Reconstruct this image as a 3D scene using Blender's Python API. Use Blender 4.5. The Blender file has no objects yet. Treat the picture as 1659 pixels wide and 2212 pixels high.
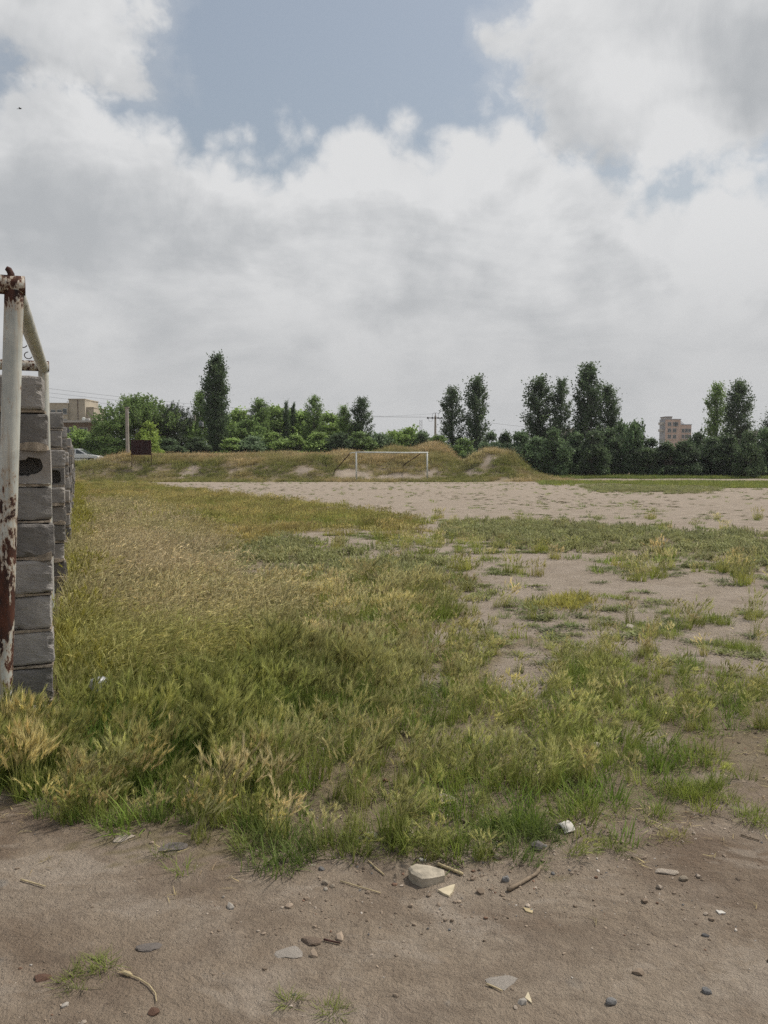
import bpy, bmesh, math, random
import numpy as np
from mathutils import Vector, Matrix

# ------------------------------------------------------------------ camera
sc = bpy.context.scene
col = sc.collection
W, H, F, CX, CY, VH, CAMZ = 1659, 2212, 1722.0, 829.5, 1106.0, 998.0, 1.5
PIT = math.atan((CY - VH) / F)
cam_d = bpy.data.cameras.new('camera')
cam = bpy.data.objects.new('camera', cam_d)
col.objects.link(cam)
cam.location = (0, 0, CAMZ)
cam.rotation_euler = (math.pi / 2 - PIT, 0, 0)
cam_d.sensor_fit = 'VERTICAL'
cam_d.sensor_height = 36
cam_d.lens = 36 * F / H
cam_d.clip_start = 0.05
cam_d.clip_end = 30000
sc.camera = cam


def ray(u, v):
    a = (u - CX) / F
    b = -(v - CY) / F
    return (a, math.cos(PIT) + b * math.sin(PIT), -math.sin(PIT) + b * math.cos(PIT))


def at(u, v, Y):
    r = ray(u, v)
    t = Y / r[1]
    return Vector((r[0] * t, Y, CAMZ + r[2] * t))


def gp(u, v, z=0.0):
    r = ray(u, v)
    t = (z - CAMZ) / r[2]
    return Vector((r[0] * t, r[1] * t, z))


def proj(X, Y, Z=0.0):
    dep = Y * math.cos(PIT) - (Z - CAMZ) * math.sin(PIT)
    up = Y * math.sin(PIT) + (Z - CAMZ) * math.cos(PIT)
    dep = np.maximum(dep, 0.05)
    return CX + F * X / dep, CY - F * up / dep


# ------------------------------------------------------------------ world, sun, exposure
SUN_AZ, SUN_EL = math.radians(62), math.radians(56)
world = bpy.data.worlds.new('World')
sc.world = world
world.use_nodes = True


class NT:
    """small helper to write node trees"""
    def __init__(s, tree):
        s.t = tree
        tree.nodes.clear()

    def n(s, typ, **kw):
        nd = s.t.nodes.new(typ)
        for k, v in kw.items():
            setattr(nd, k, v)
        return nd

    def set(s, sock, v):
        if isinstance(v, bpy.types.NodeSocket):
            s.t.links.new(v, sock)
        elif v is not None:
            if hasattr(sock.default_value, '__len__') and not hasattr(v, '__len__'):
                v = (v,) * len(sock.default_value)
            if hasattr(sock.default_value, '__len__') and len(sock.default_value) == 4 and len(v) == 3:
                v = (*v, 1)
            sock.default_value = v

    def math(s, op, a, b=None, c=None, clamp=False):
        nd = s.n('ShaderNodeMath', operation=op, use_clamp=clamp)
        s.set(nd.inputs[0], a)
        if b is not None:
            s.set(nd.inputs[1], b)
        if c is not None:
            s.set(nd.inputs[2], c)
        return nd.outputs[0]

    def vmath(s, op, a, b=None, out=0):
        nd = s.n('ShaderNodeVectorMath', operation=op)
        s.set(nd.inputs[0], a)
        if b is not None:
            s.set(nd.inputs[3 if op == 'SCALE' else 1], b)
        return nd.outputs[out]

    def mix(s, f, a, b, mode='MIX'):
        nd = s.n('ShaderNodeMix', data_type='RGBA', blend_type=mode)
        s.set(nd.inputs[0], f)
        s.set(nd.inputs[6], a)
        s.set(nd.inputs[7], b)
        return nd.outputs[2]

    def noise(s, vec, scale, detail=4, rough=0.55, dist=0.0, out=0):
        nd = s.n('ShaderNodeTexNoise')
        if vec is not None:
            s.set(nd.inputs['Vector'], vec)
        nd.inputs['Scale'].default_value = scale
        nd.inputs['Detail'].default_value = detail
        nd.inputs['Roughness'].default_value = rough
        nd.inputs['Distortion'].default_value = dist
        return nd.outputs[out]

    def voro(s, vec, scale, out='Distance', feature='F1', rnd=1.0):
        nd = s.n('ShaderNodeTexVoronoi', feature=feature)
        if vec is not None:
            s.set(nd.inputs['Vector'], vec)
        nd.inputs['Scale'].default_value = scale
        nd.inputs['Randomness'].default_value = rnd
        return nd.outputs[out]

    def ss(s, x, lo, hi):
        nd = s.n('ShaderNodeMapRange', interpolation_type='SMOOTHSTEP')
        s.set(nd.inputs[0], x)
        s.set(nd.inputs[1], lo)
        s.set(nd.inputs[2], hi)
        return nd.outputs[0]

    def attr(s, name, typ='GEOMETRY', out='Fac'):
        nd = s.n('ShaderNodeAttribute', attribute_name=name, attribute_type=typ)
        return nd.outputs[out]

    def bump(s, h, strength=0.5, dist=0.01):
        nd = s.n('ShaderNodeBump')
        s.set(nd.inputs['Height'], h)
        nd.inputs['Strength'].default_value = strength
        nd.inputs['Distance'].default_value = dist
        return nd.outputs[0]


def build_world():
    g = NT(world.node_tree)
    out = g.n('ShaderNodeOutputWorld')
    sky = g.n('ShaderNodeTexSky', sky_type='NISHITA', sun_disc=False)
    sky.sun_elevation = SUN_EL
    sky.sun_rotation = SUN_AZ
    sky.air_density = 1.6
    sky.dust_density = 3.5
    sky.ozone_density = 2.0
    skyc = g.mix(0.36, g.vmath('SCALE', sky.outputs[0], 0.088), (0.46, 0.48, 0.50))
    d = g.n('ShaderNodeTexCoord').outputs['Generated']
    d = g.vmath('NORMALIZE', d)
    sep = g.n('ShaderNodeSeparateXYZ')
    g.set(sep.inputs[0], d)
    z = sep.outputs[2]
    # cloud layer coordinates: the direction met with a flat layer
    zz = g.math('ADD', g.math('MAXIMUM', z, 0.0), 0.22)
    inv = g.math('DIVIDE', 1.0, zz)
    p = g.vmath('SCALE', d, inv)
    warp = g.noise(d, 5.0, 3, 0.6, 0, 1)
    wv = g.vmath('SCALE', g.vmath('SUBTRACT', warp, (0.5, 0.5, 0.5)), 0.06)
    dw = g.vmath('NORMALIZE', g.vmath('ADD', d, wv))
    n1 = g.noise(p, 2.6, 5, 0.60, 0.3)
    n2 = g.noise(d, 9.0, 5, 0.60, 0.15)
    n3 = g.noise(dw, 24.0, 5, 0.62, 0.1)
    c1, c2, c3 = (g.math('SUBTRACT', n_, 0.5) for n_ in (n1, n2, n3))
    # the big bank: its upper rim as elevation over azimuth, all the way round
    az = g.math('ARCTAN2', sep.outputs[0], sep.outputs[1])
    el = g.math('ARCSINE', z)
    rim = [(-180, 24), (-150, 30), (-115, 22), (-80, 29), (-50, 24)]
    for (u, v) in [(-260, 190), (-90, 150), (0, 145), (110, 150), (240, 215), (400, 250), (540, 305), (620, 305), (650, 290), (720, 262), (830, 240), (880, 262), (940, 305), (985, 268),
                   (1035, 245), (1110, 275), (1200, 315), (1340, 350), (1480, 375), (1600, 345), (1750, 330), (1950, 290)]:
        r_ = Vector(ray(u, v)).normalized()
        rim.append((math.degrees(math.atan2(r_.x, r_.y)), math.degrees(math.asin(r_.z))))
    rim += [(60, 27), (95, 22), (130, 30), (180, 24)]
    fc = g.n('ShaderNodeFloatCurve')
    cv = fc.mapping.curves[0]
    pts_ = [((a_ + 180) / 360, e_ / 60) for a_, e_ in rim]
    while len(cv.points) < len(pts_):
        cv.points.new(0.5, 0.5)
    for q, (x_, y_) in zip(cv.points, sorted(pts_)):
        q.location = (x_, y_)
        q.handle_type = 'AUTO_CLAMPED'
    fc.mapping.update()
    g.set(fc.inputs['Value'], g.math('ADD', g.math('DIVIDE', az, 2 * math.pi), 0.5))
    edge = g.math('MULTIPLY', fc.outputs[0], math.radians(60))
    depth = g.math('SUBTRACT', edge, el)
    rag = g.math('ADD', g.math('MULTIPLY', c2, 0.075), g.math('MULTIPLY', c3, 0.085))
    rag = g.math('ADD', rag, g.math('MULTIPLY', c1, 0.03))
    pv1 = g.voro(g.vmath('ADD', dw, g.vmath('SCALE', wv, 0.5)), 15.0)
    pv2 = g.voro(dw, 41.0)
    pf = g.math('SUBTRACT', 0.74, g.math('ADD', pv1, g.math('MULTIPLY', pv2, 0.4)))
    rag = g.math('ADD', rag, g.math('MULTIPLY', pf, 0.075))
    bval = g.math('ADD', depth, rag)
    bank = g.ss(bval, -0.012, 0.040)
    # loose clouds above the bank
    lst = [(1420, 60, 240, .55), (1290, 190, 120, .40), (1600, 170, 150, .40), (1480, 240, 100, .38), (120, 40, 150, .36), (250, 60, 100, .28), (345, 35, 50, .35), (40, 80, 110, .15), (1068, 95, 42, .42), (1050, 60, 30, .2),
           (1560, 300, 90, -.10), (280, 190, 40, .22), (320, 215, 35, .2), (760, 60, 260, -.3), (560, 120, 200, -.3), (700, 90, 120, .08), (960, 130, 130, -.3), (640, -150, 300, -.3), (1200, 20, 50, .25)]
    cov = None
    for (u, v, sg, w) in lst:
        c = Vector(ray(u, v)).normalized()
        dp = g.vmath('DOT_PRODUCT', dw, tuple(c), out=1)
        e = g.math('MULTIPLY', g.math('EXPONENT', g.math('MULTIPLY', g.math('SUBTRACT', dp, 1.0), 2.0 / (sg / F) ** 2)), w)
        cov = e if cov is None else g.math('ADD', cov, e)
    val = g.math('ADD', g.math('ADD', cov, 0.42), g.math('ADD', g.math('MULTIPLY', c1, 1.1), g.math('ADD', g.math('MULTIPLY', c2, 1.0), g.math('MULTIPLY', c3, 0.9))))
    upper = g.ss(val, 0.42, 0.86)
    veil = g.math('MULTIPLY', g.ss(val, 0.15, 0.6), 0.22)
    upper = g.math('MAXIMUM', upper, veil)
    mask = g.math('MAXIMUM', bank, upper)
    # grey and white billows
    b1 = g.noise(p, 1.7, 5, 0.6, 0.3)
    b2 = g.noise(d, 6.0, 5, 0.6, 0.5)
    bb = g.math('ADD', g.math('MULTIPLY', b1, 0.6), g.math('MULTIPLY', b2, 0.4))
    for (u, v, s, w) in [(160, 470, 230, .13), (80, 380, 150, .06), (1590, 90, 120, .12), (980, 700, 200, .05), (420, 640, 260, .04), (1350, 540, 130, .03)]:
        c = Vector(ray(u, v)).normalized()
        dp = g.vmath('DOT_PRODUCT', dw, tuple(c), out=1)
        e = g.math('EXPONENT', g.math('MULTIPLY', g.math('SUBTRACT', dp, 1.0), 2.0 / (s / F) ** 2))
        bb = g.math('SUBTRACT', bb, g.math('MULTIPLY', e, w))
    white = g.ss(bb, 0.30, 0.58)
    sunlit = g.math('MULTIPLY', g.ss(bval, 0.13, 0.03), g.ss(bval, -0.02, 0.03))
    white = g.math('ADD', white, g.math('MULTIPLY', sunlit, 0.55), clamp=True)
    white = g.math('ADD', white, g.math('MULTIPLY', pf, 0.35), clamp=True)
    cc = g.mix(white, (0.425, 0.442, 0.460), (0.69, 0.695, 0.70))
    lowf = g.ss(z, 0.30, 0.05)
    cc = g.mix(g.math('MULTIPLY', lowf, 0.8), cc, (0.505, 0.510, 0.515))
    colr = g.mix(mask, skyc, cc)
    bg = g.n('ShaderNodeBackground')
    g.set(bg.inputs[0], colr)
    bg.inputs[1].default_value = 1.0
    g.t.links.new(bg.outputs[0], out.inputs[0])


build_world()
world.cycles.sampling_method = 'MANUAL'
world.cycles.sample_map_resolution = 256
sun_d = bpy.data.lights.new('sun', 'SUN')
sun_d.energy = 3.4
sun_d.angle = math.radians(5)
sun_d.color = (1.0, 0.95, 0.87)
sun = bpy.data.objects.new('sun', sun_d)
col.objects.link(sun)
sdir = Vector((math.sin(SUN_AZ) * math.cos(SUN_EL), math.cos(SUN_AZ) * math.cos(SUN_EL), math.sin(SUN_EL)))
sun.rotation_euler = sdir.to_track_quat('Z', 'Y').to_euler()
sc.view_settings.view_transform = 'Standard'
sc.view_settings.look = 'None'
sc.view_settings.exposure = 0.07
sc.view_settings.gamma = 1.0
sc.view_settings.use_curve_mapping = False
sc.render.engine = 'CYCLES'
sc.cycles.max_bounces = 4
sc.cycles.diffuse_bounces = 2
sc.cycles.glossy_bounces = 2
sc.cycles.transmission_bounces = 2
sc.cycles.use_denoising = False
sc.cycles.use_light_tree = False
sc.cycles.use_adaptive_sampling = False
sc.cycles.volume_bounces = 0

rnd = random.Random(7)
rg = np.random.default_rng(11)


# ------------------------------------------------------------------ helpers
def tag(o, label=None, cat=None, group=None, kind=None):
    if label:
        o['label'] = label
    if cat:
        o['category'] = cat
    if group:
        o['group'] = group
    if kind:
        o['kind'] = kind
    return o


def empty(name, loc, rz=0.0):
    o = bpy.data.objects.new(name, None)
    o.empty_display_size = 0.2
    o.location = loc
    o.rotation_euler = (0, 0, rz)
    col.objects.link(o)
    return o


class MB:
    """collects shapes into one mesh"""
    def __init__(s):
        s.v, s.f, s.k, s.m = [], [], [], []

    def poly(s, pts, k=0.0):
        i = len(s.v)
        s.v += [tuple(p) for p in pts]
        s.k += [k] * len(pts) if not hasattr(k, '__len__') else list(k)
        s.f.append(tuple(range(i, i + len(pts))))

    def box(s, c, d, rz=0.0, ch=0.0, k=0.0):
        cx, cy, cz = c
        hx, hy, hz = d[0] / 2, d[1] / 2, d[2] / 2
        i = len(s.v)
        if ch <= 0:
            P = [(x, y, z) for z in (-hz, hz) for y in (-hy, hy) for x in (-hx, hx)]
            Q = [(0, 2, 3, 1), (4, 5, 7, 6), (0, 1, 5, 4), (2, 6, 7, 3), (0, 4, 6, 2), (1, 3, 7, 5)]
        else:
            P, Q = cham(hx, hy, hz, ch)
        cr, sr = math.cos(rz), math.sin(rz)
        s.v += [(cx + x * cr - y * sr, cy + x * sr + y * cr, cz + z) for x, y, z in P]
        s.k += [k] * len(P)
        s.f += [tuple(i + a for a in q) for q in Q]

    def tube(s, pts, radii, n=8, cap=True, k=0.0):
        pts = [Vector(p) for p in pts]
        if not hasattr(radii, '__len__'):
            radii = [radii] * len(pts)
        base = len(s.v)
        prev = None
        for j, p in enumerate(pts):
            d = (pts[min(j + 1, len(pts) - 1)] - pts[max(j - 1, 0)]).normalized()
            if prev is None:
                a = d.orthogonal().normalized()
            else:
                a = (prev - d * prev.dot(d))
                a = a.normalized() if a.length > 1e-6 else d.orthogonal().normalized()
            prev = a
            b = d.cross(a)
            for q in range(n):
                t = 2 * math.pi * q / n
                s.v.append(tuple(p + (a * math.cos(t) + b * math.sin(t)) * radii[j]))
                s.k.append(k)
        for j in range(len(pts) - 1):
            for q in range(n):
                s.f.append((base + j * n + q, base + j * n + (q + 1) % n, base + (j + 1) * n + (q + 1) % n, base + (j + 1) * n + q))
        if cap:
            s.f.append(tuple(base + q for q in reversed(range(n))))
            e = base + (len(pts) - 1) * n
            s.f.append(tuple(e + q for q in range(n)))

    def prism(s, outline, y0, y1):
        """outline in xz, extruded along y"""
        n = len(outline)
        i = len(s.v)
        s.v += [(x, y0, z) for x, z in outline] + [(x, y1, z) for x, z in outline]
        s.k += [0.0] * (2 * n)
        s.f.append(tuple(i + a for a in range(n)))
        s.f.append(tuple(i + n + a for a in reversed(range(n))))
        for a in range(n):
            b = (a + 1) % n
            s.f.append((i + b, i + a, i + n + a, i + n + b))

    def mesh(s, name, mat, smooth=False):
        me = bpy.data.meshes.new(name)
        me.from_pydata(s.v, [], s.f)
        a = me.attributes.new('ck', 'FLOAT', 'POINT')
        a.data.foreach_set('value', np.array(s.k, dtype=np.float32))
        if mat:
            me.materials.append(mat)
        if smooth:
            me.polygons.foreach_set('use_smooth', [True] * len(me.polygons))
        me.update()
        return me

    def build(s, name, mat, parent=None, smooth=False):
        o = bpy.data.objects.new(name, s.mesh(name, mat, smooth))
        col.objects.link(o)
        if parent:
            o.parent = parent
        return o


def cham(hx, hy, hz, c):
    """box with chamfered edges, 24 vertices"""
    P, idx = [], {}
    for sx in (-1, 1):
        for sy in (-1, 1):
            for sz in (-1, 1):
                for ax in range(3):
                    q = [sx * hx, sy * hy, sz * hz]
                    for o in range(3):
                        if o != ax:
                            q[o] -= (sx, sy, sz)[o] * c
                    idx[(sx, sy, sz, ax)] = len(P)
                    P.append(tuple(q))
    Q = []
    for ax in range(3):
        o1, o2 = [(1, 2), (2, 0), (0, 1)][ax]
        for sg in (-1, 1):
            loop = []
            for a, b in ((-1, -1), (1, -1), (1, 1), (-1, 1)):
                s3 = [0, 0, 0]
                s3[ax], s3[o1], s3[o2] = sg, a, b
                loop.append(idx[(*s3, ax)])
            Q.append(tuple(loop if sg > 0 else loop[::-1]))
        for a in (-1, 1):
            for b in (-1, 1):
                e = []
                for c1 in (-1, 1):
                    s3 = [0, 0, 0]
                    s3[ax], s3[o1], s3[o2] = c1, a, b
                    e.append((idx[(*s3, o1)], idx[(*s3, o2)]))
                Q.append((e[0][0], e[1][0], e[1][1], e[0][1]) if a * b > 0 else (e[0][1], e[1][1], e[1][0], e[0][0]))
    for sx in (-1, 1):
        for sy in (-1, 1):
            for sz in (-1, 1):
                t = [idx[(sx, sy, sz, a)] for a in range(3)]
                Q.append(tuple(t if sx * sy * sz > 0 else t[::-1]))
    return P, Q


def np_mesh(name, V, polys_n, idx, mat, attrs=None):
    """fast mesh: idx flat loop indices with polys_n verts per face"""
    me = bpy.data.meshes.new(name)
    nf = len(idx) // polys_n
    me.vertices.add(len(V))
    me.vertices.foreach_set('co', np.asarray(V, dtype=np.float32).ravel())
    me.loops.add(len(idx))
    me.loops.foreach_set('vertex_index', np.asarray(idx, dtype=np.int32))
    me.polygons.add(nf)
    me.polygons.foreach_set('loop_start', np.arange(nf, dtype=np.int32) * polys_n)
    for k, a in (attrs or {}).items():
        at_ = me.attributes.new(k, 'FLOAT', 'POINT')
        at_.data.foreach_set('value', np.asarray(a, dtype=np.float32))
    if mat:
        me.materials.append(mat)
    me.update(calc_edges=True)
    return me


def hash2(ix, iy, seed):
    h = (ix.astype(np.int64) * 374761393 + iy.astype(np.int64) * 668265263 + seed * 1442695041) & 0xFFFFFFFF
    h = ((h ^ (h >> 13)) * 1274126177) & 0xFFFFFFFF
    return ((h ^ (h >> 16)) & 0xFFFFFF) / float(0xFFFFFF)


def vnoise(x, y, seed=0):
    ix, iy = np.floor(x), np.floor(y)
    fx, fy = x - ix, y - iy
    fx, fy = fx * fx * (3 - 2 * fx), fy * fy * (3 - 2 * fy)
    a, b = hash2(ix, iy, seed), hash2(ix + 1, iy, seed)
    c, d = hash2(ix, iy + 1, seed), hash2(ix + 1, iy + 1, seed)
    return (a * (1 - fx) + b * fx) * (1 - fy) + (c * (1 - fx) + d * fx) * fy


def fbm(x, y, seed=0, octv=4):
    x, y = np.asarray(x, float), np.asarray(y, float)
    t, a, s = 0.0, 0.5, 0.0
    for i in range(octv):
        t = t + a * vnoise(x * 2 ** i + 17.3 * i, y * 2 ** i - 9.1 * i, seed + i)
        s += a
        a *= 0.5
    return t / s


def sst(x, a, b):
    t = np.clip((np.asarray(x, float) - a) / (b - a), 0, 1)
    return t * t * (3 - 2 * t)


def in_poly(u, v, poly):
    r = np.zeros(u.shape, bool)
    n = len(poly)
    for i in range(n):
        (x1, y1), (x2, y2) = poly[i], poly[(i + 1) % n]
        if y1 == y2:
            continue
        c = ((y1 > v) != (y2 > v)) & (u < (x2 - x1) * (v - y1) / (y2 - y1) + x1)
        r ^= c
    return r


# ------------------------------------------------------------------ materials
MATS = {}


def mat(name):
    m = bpy.data.materials.new(name)
    m.use_nodes = True
    MATS[name] = m
    return m, NT(m.node_tree)


def finish(g, color, rough=0.9, normal=None, spec=0.2, metal=0.0):
    out = g.n('ShaderNodeOutputMaterial')
    b = g.n('ShaderNodeBsdfPrincipled')
    g.set(b.inputs['Base Color'], color)
    g.set(b.inputs['Roughness'], rough)
    b.inputs['Specular IOR Level'].default_value = spec
    b.inputs['Metallic'].default_value = metal
    if normal is not None:
        g.set(b.inputs['Normal'], normal)
    g.t.links.new(b.outputs[0], out.inputs[0])


def simple(name, c, rough=0.85, var=0.15, scale=8.0, bump=0.0, bscale=60.0, spec=0.2, metal=0.0):
    m, g = mat(name)
    co = g.n('ShaderNodeTexCoord').outputs['Object']
    n = g.noise(co, scale, 5, 0.6)
    lo = tuple(x * (1 - var) for x in c)
    hi = tuple(min(1, x * (1 + var)) for x in c)
    cc = g.mix(g.ss(n, 0.3, 0.7), lo, hi)
    nm = g.bump(g.noise(co, bscale, 4, 0.6), bump, 0.01) if bump else None
    finish(g, cc, rough, nm, spec, metal)
    return m


def make_ground_mat():
    m, g = mat('bare_earth')
    co = g.n('ShaderNodeNewGeometry').outputs['Position']
    veg, pit = g.attr('veg'), g.attr('pit')
    big = g.noise(co, 0.45, 6, 0.62, 0.4)
    med = g.noise(co, 2.3, 6, 0.62, 0.3)
    fin = g.noise(co, 26.0, 5, 0.7)
    gr = g.noise(co, 170.0, 3, 0.7)
    c = g.mix(g.ss(big, 0.36, 0.64), (0.272, 0.212, 0.155), (0.36, 0.296, 0.226))
    c = g.mix(g.math('MULTIPLY', g.ss(med, 0.45, 0.70), 0.55), c, (0.38, 0.32, 0.26))
    c = g.mix(g.math('MULTIPLY', g.ss(g.noise(co, 1.1, 6, 0.62, 0.5), 0.49, 0.66), 0.75), c, (0.165, 0.116, 0.080))
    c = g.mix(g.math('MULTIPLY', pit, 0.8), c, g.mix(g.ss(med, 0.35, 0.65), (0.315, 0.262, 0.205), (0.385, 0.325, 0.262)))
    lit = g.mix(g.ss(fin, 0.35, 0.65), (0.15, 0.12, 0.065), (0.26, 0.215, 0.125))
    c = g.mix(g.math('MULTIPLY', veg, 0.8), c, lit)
    c = g.mix(g.math('MULTIPLY', g.ss(fin, 0.42, 0.72), 0.30), c, (0.15, 0.115, 0.088))
    sp = g.ss(gr, 0.60, 0.74)
    c = g.mix(g.math('MULTIPLY', sp, 0.45), c, (0.48, 0.42, 0.36))
    sd = g.ss(g.noise(co, 120.0, 3, 0.7), 0.60, 0.72)
    c = g.mix(g.math('MULTIPLY', sd, 0.7), c, (0.11, 0.086, 0.068))
    # embedded flat stones showing through the trampled soil
    vd = g.voro(co, 5.2)
    vc = g.voro(co, 5.2, 'Color')
    sepc = g.n('ShaderNodeSeparateColor')
    g.set(sepc.inputs[0], vc)
    vdw = g.math('ADD', vd, g.math('MULTIPLY', g.math('SUBTRACT', g.noise(co, 14, 4, .7), 0.5), 0.22))
    st = g.math('MULTIPLY', g.ss(vdw, 0.22, 0.12), g.math('GREATER_THAN', sepc.outputs[0], 0.86))
    st = g.math('MULTIPLY', st, g.math('SUBTRACT', 1.0, pit))
    c = g.mix(g.math('MULTIPLY', st, 0.55), c, g.mix(sepc.outputs[1], (0.26, 0.255, 0.24), (0.32, 0.27, 0.21)))
    # trampled, streaky track marks along the path and scuffed crust
    mpt = g.n('ShaderNodeMapping')
    mpt.inputs['Scale'].default_value = (0.95, 1.5, 1)
    mpt.inputs['Rotation'].default_value = (0, 0, 0.10)
    g.set(mpt.inputs[0], co)
    trk = g.noise(mpt.outputs[0], 2.2, 7, 0.68, 0.5)
    near = g.math('SUBTRACT', 1.0, g.math('MAXIMUM', pit, veg))
    c = g.mix(g.math('MULTIPLY', g.math('MULTIPLY', g.ss(trk, 0.50, 0.64), 0.45), near), c, (0.185, 0.14, 0.103))
    c = g.mix(g.math('MULTIPLY', g.math('MULTIPLY', g.ss(trk, 0.46, 0.36), 0.5), near), c, (0.40, 0.34, 0.275))
    crust = g.noise(co, 11.0, 8, 0.72, 0.9)
    c = g.mix(g.math('MULTIPLY', g.ss(crust, 0.52, 0.60), 0.28), c, (0.17, 0.132, 0.10))
    h = g.math('ADD', g.math('MULTIPLY', fin, 0.6), g.math('MULTIPLY', gr, 0.22))
    h = g.math('ADD', h, g.math('MULTIPLY', crust, 1.1))
    h = g.math('ADD', h, g.math('MULTIPLY', g.ss(trk, 0.4, 0.62), -0.3))
    h = g.math('ADD', h, g.math('MULTIPLY', g.noise(co, 75.0, 4, 0.75), 0.55))
    finish(g, c, 0.95, g.bump(h, 0.9, 0.034), 0.10)
    return m


def make_leaf_mat(name, inst=False, transl=0.35):
    """foliage: base colour from the object colour (trees) or from the scatter point (grass)"""
    m, g = mat(name)
    out = g.n('ShaderNodeOutputMaterial')
    if inst:
        ck = g.attr('ck')
        bc = g.attr('bc', 'INSTANCER', 'Vector')
        hc = g.attr('hc', 'INSTANCER', 'Vector')
        c = g.mix(ck, bc, hc)
        rn = g.attr('rn')
        c = g.vmath('SCALE', c, g.math('ADD', g.math('MULTIPLY', rn, 0.7), 0.65))
    else:
        oi = g.n('ShaderNodeObjectInfo')
        lv = g.attr('lv')
        c = g.vmath('SCALE', oi.outputs['Color'], g.math('ADD', g.math('MULTIPLY', lv, 1.1), 0.45))
        c = g.mix(g.math('MULTIPLY', g.ss(lv, 0.75, 1.0), 0.30), c, (0.17, 0.21, 0.075))
    d = g.n('ShaderNodeBsdfPrincipled')
    g.set(d.inputs['Base Color'], c)
    d.inputs['Roughness'].default_value = 0.55 if not inst else 0.7
    d.inputs['Specular IOR Level'].default_value = 0.25
    t = g.n('ShaderNodeBsdfTranslucent')
    g.set(t.inputs[0], c)
    mx = g.n('ShaderNodeMixShader')
    mx.inputs[0].default_value = transl
    g.t.links.new(d.outputs[0], mx.inputs[1])
    g.t.links.new(t.outputs[0], mx.inputs[2])
    g.t.links.new(mx.outputs[0], out.inputs[0])
    return m


def make_pipe_mat():
    m, g = mat('flaking_white_paint')
    tc = g.n('ShaderNodeTexCoord').outputs['Object']
    mp = g.n('ShaderNodeMapping')
    mp.inputs['Scale'].default_value = (1, 1, 0.42)
    g.set(mp.inputs[0], tc)
    co = mp.outputs[0]
    sep = g.n('ShaderNodeSeparateXYZ')
    g.set(sep.inputs[0], tc)
    z = sep.outputs[2]
    rust_more = g.attr('ck')
    n1 = g.noise(co, 11.0, 8, 0.68, 0.5)
    n2 = g.noise(co, 46.0, 5, 0.65)
    f = g.math('ADD', g.math('MULTIPLY', n1, 0.7), g.math('MULTIPLY', n2, 0.38))
    f = g.math('ADD', g.math('ADD', f, 0.022), g.math('MULTIPLY', rust_more, 0.20))
    mp2 = g.n('ShaderNodeMapping')
    mp2.inputs['Scale'].default_value = (1, 1, 0.22)
    g.set(mp2.inputs[0], tc)
    fine = g.noise(mp2.outputs[0], 62.0, 6, 0.7, 0.4)
    f = g.math('MAXIMUM', f, g.math('ADD', g.math('SUBTRACT', fine, 0.012), g.math('MULTIPLY', rust_more, 0.10)))
    chip = g.ss(f, 0.655, 0.675)
    halo = g.ss(f, 0.60, 0.67)
    paint = g.mix(g.ss(g.noise(tc, 5, 4, .6), .35, .65), (0.36, 0.37, 0.34), (0.50, 0.50, 0.45))
    paint = g.mix(g.math('MULTIPLY', halo, 0.65), paint, (0.34, 0.21, 0.12))
    mp3 = g.n('ShaderNodeMapping')
    mp3.inputs['Scale'].default_value = (1, 1, 0.06)
    g.set(mp3.inputs[0], tc)
    strk = g.noise(mp3.outputs[0], 40.0, 4, 0.6)
    paint = g.mix(g.math('MULTIPLY', g.ss(strk, 0.48, 0.66), 0.65), paint, (0.33, 0.26, 0.18))
    rust = g.mix(g.ss(g.noise(co, 20, 5, .7), .35, .65), (0.026, 0.016, 0.014), (0.090, 0.036, 0.022))
    c = g.mix(chip, paint, rust)
    finish(g, c, g.math('ADD', g.math('MULTIPLY', chip, 0.35), 0.55), g.bump(g.math('SUBTRACT', g.math('MULTIPLY', n2, 0.2), chip), 0.5, 0.002), 0.25)
    return m


def make_block_mat():
    m, g = mat('porous_concrete_block')
    tc = g.n('ShaderNodeTexCoord').outputs['Object']
    oi = g.n('ShaderNodeObjectInfo')
    co = g.vmath('ADD', tc, g.vmath('SCALE', oi.outputs['Location'], 3.7))
    n = g.noise(co, 5.0, 5, 0.6)
    pores = g.voro(co, 120.0)
    por2 = g.noise(co, 90.0, 4, 0.7)
    c = g.mix(g.ss(n, 0.3, 0.7), (0.22, 0.205, 0.192), (0.33, 0.308, 0.283))
    c = g.vmath('SCALE', c, g.math('ADD', g.math('MULTIPLY', oi.outputs['Random'], 0.85), 0.55))
    c = g.mix(g.math('MULTIPLY', g.ss(por2, 0.58, 0.72), 0.7), c, (0.045, 0.043, 0.042))
    c = g.mix(g.math('MULTIPLY', g.ss(por2, 0.42, 0.30), 0.35), c, (0.40, 0.375, 0.345))
    c = g.mix(g.math('MULTIPLY', g.ss(g.noise(co, 2.2, 5, .6, .5), 0.55, 0.75), 0.5), c, (0.25, 0.205, 0.16))
    h = g.math('ADD', g.math('MULTIPLY', pores, 0.5), g.math('MULTIPLY', por2, -1.0))
    finish(g, c, 0.95, g.bump(h, 0.8, 0.006), 0.1)
    return m


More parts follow.
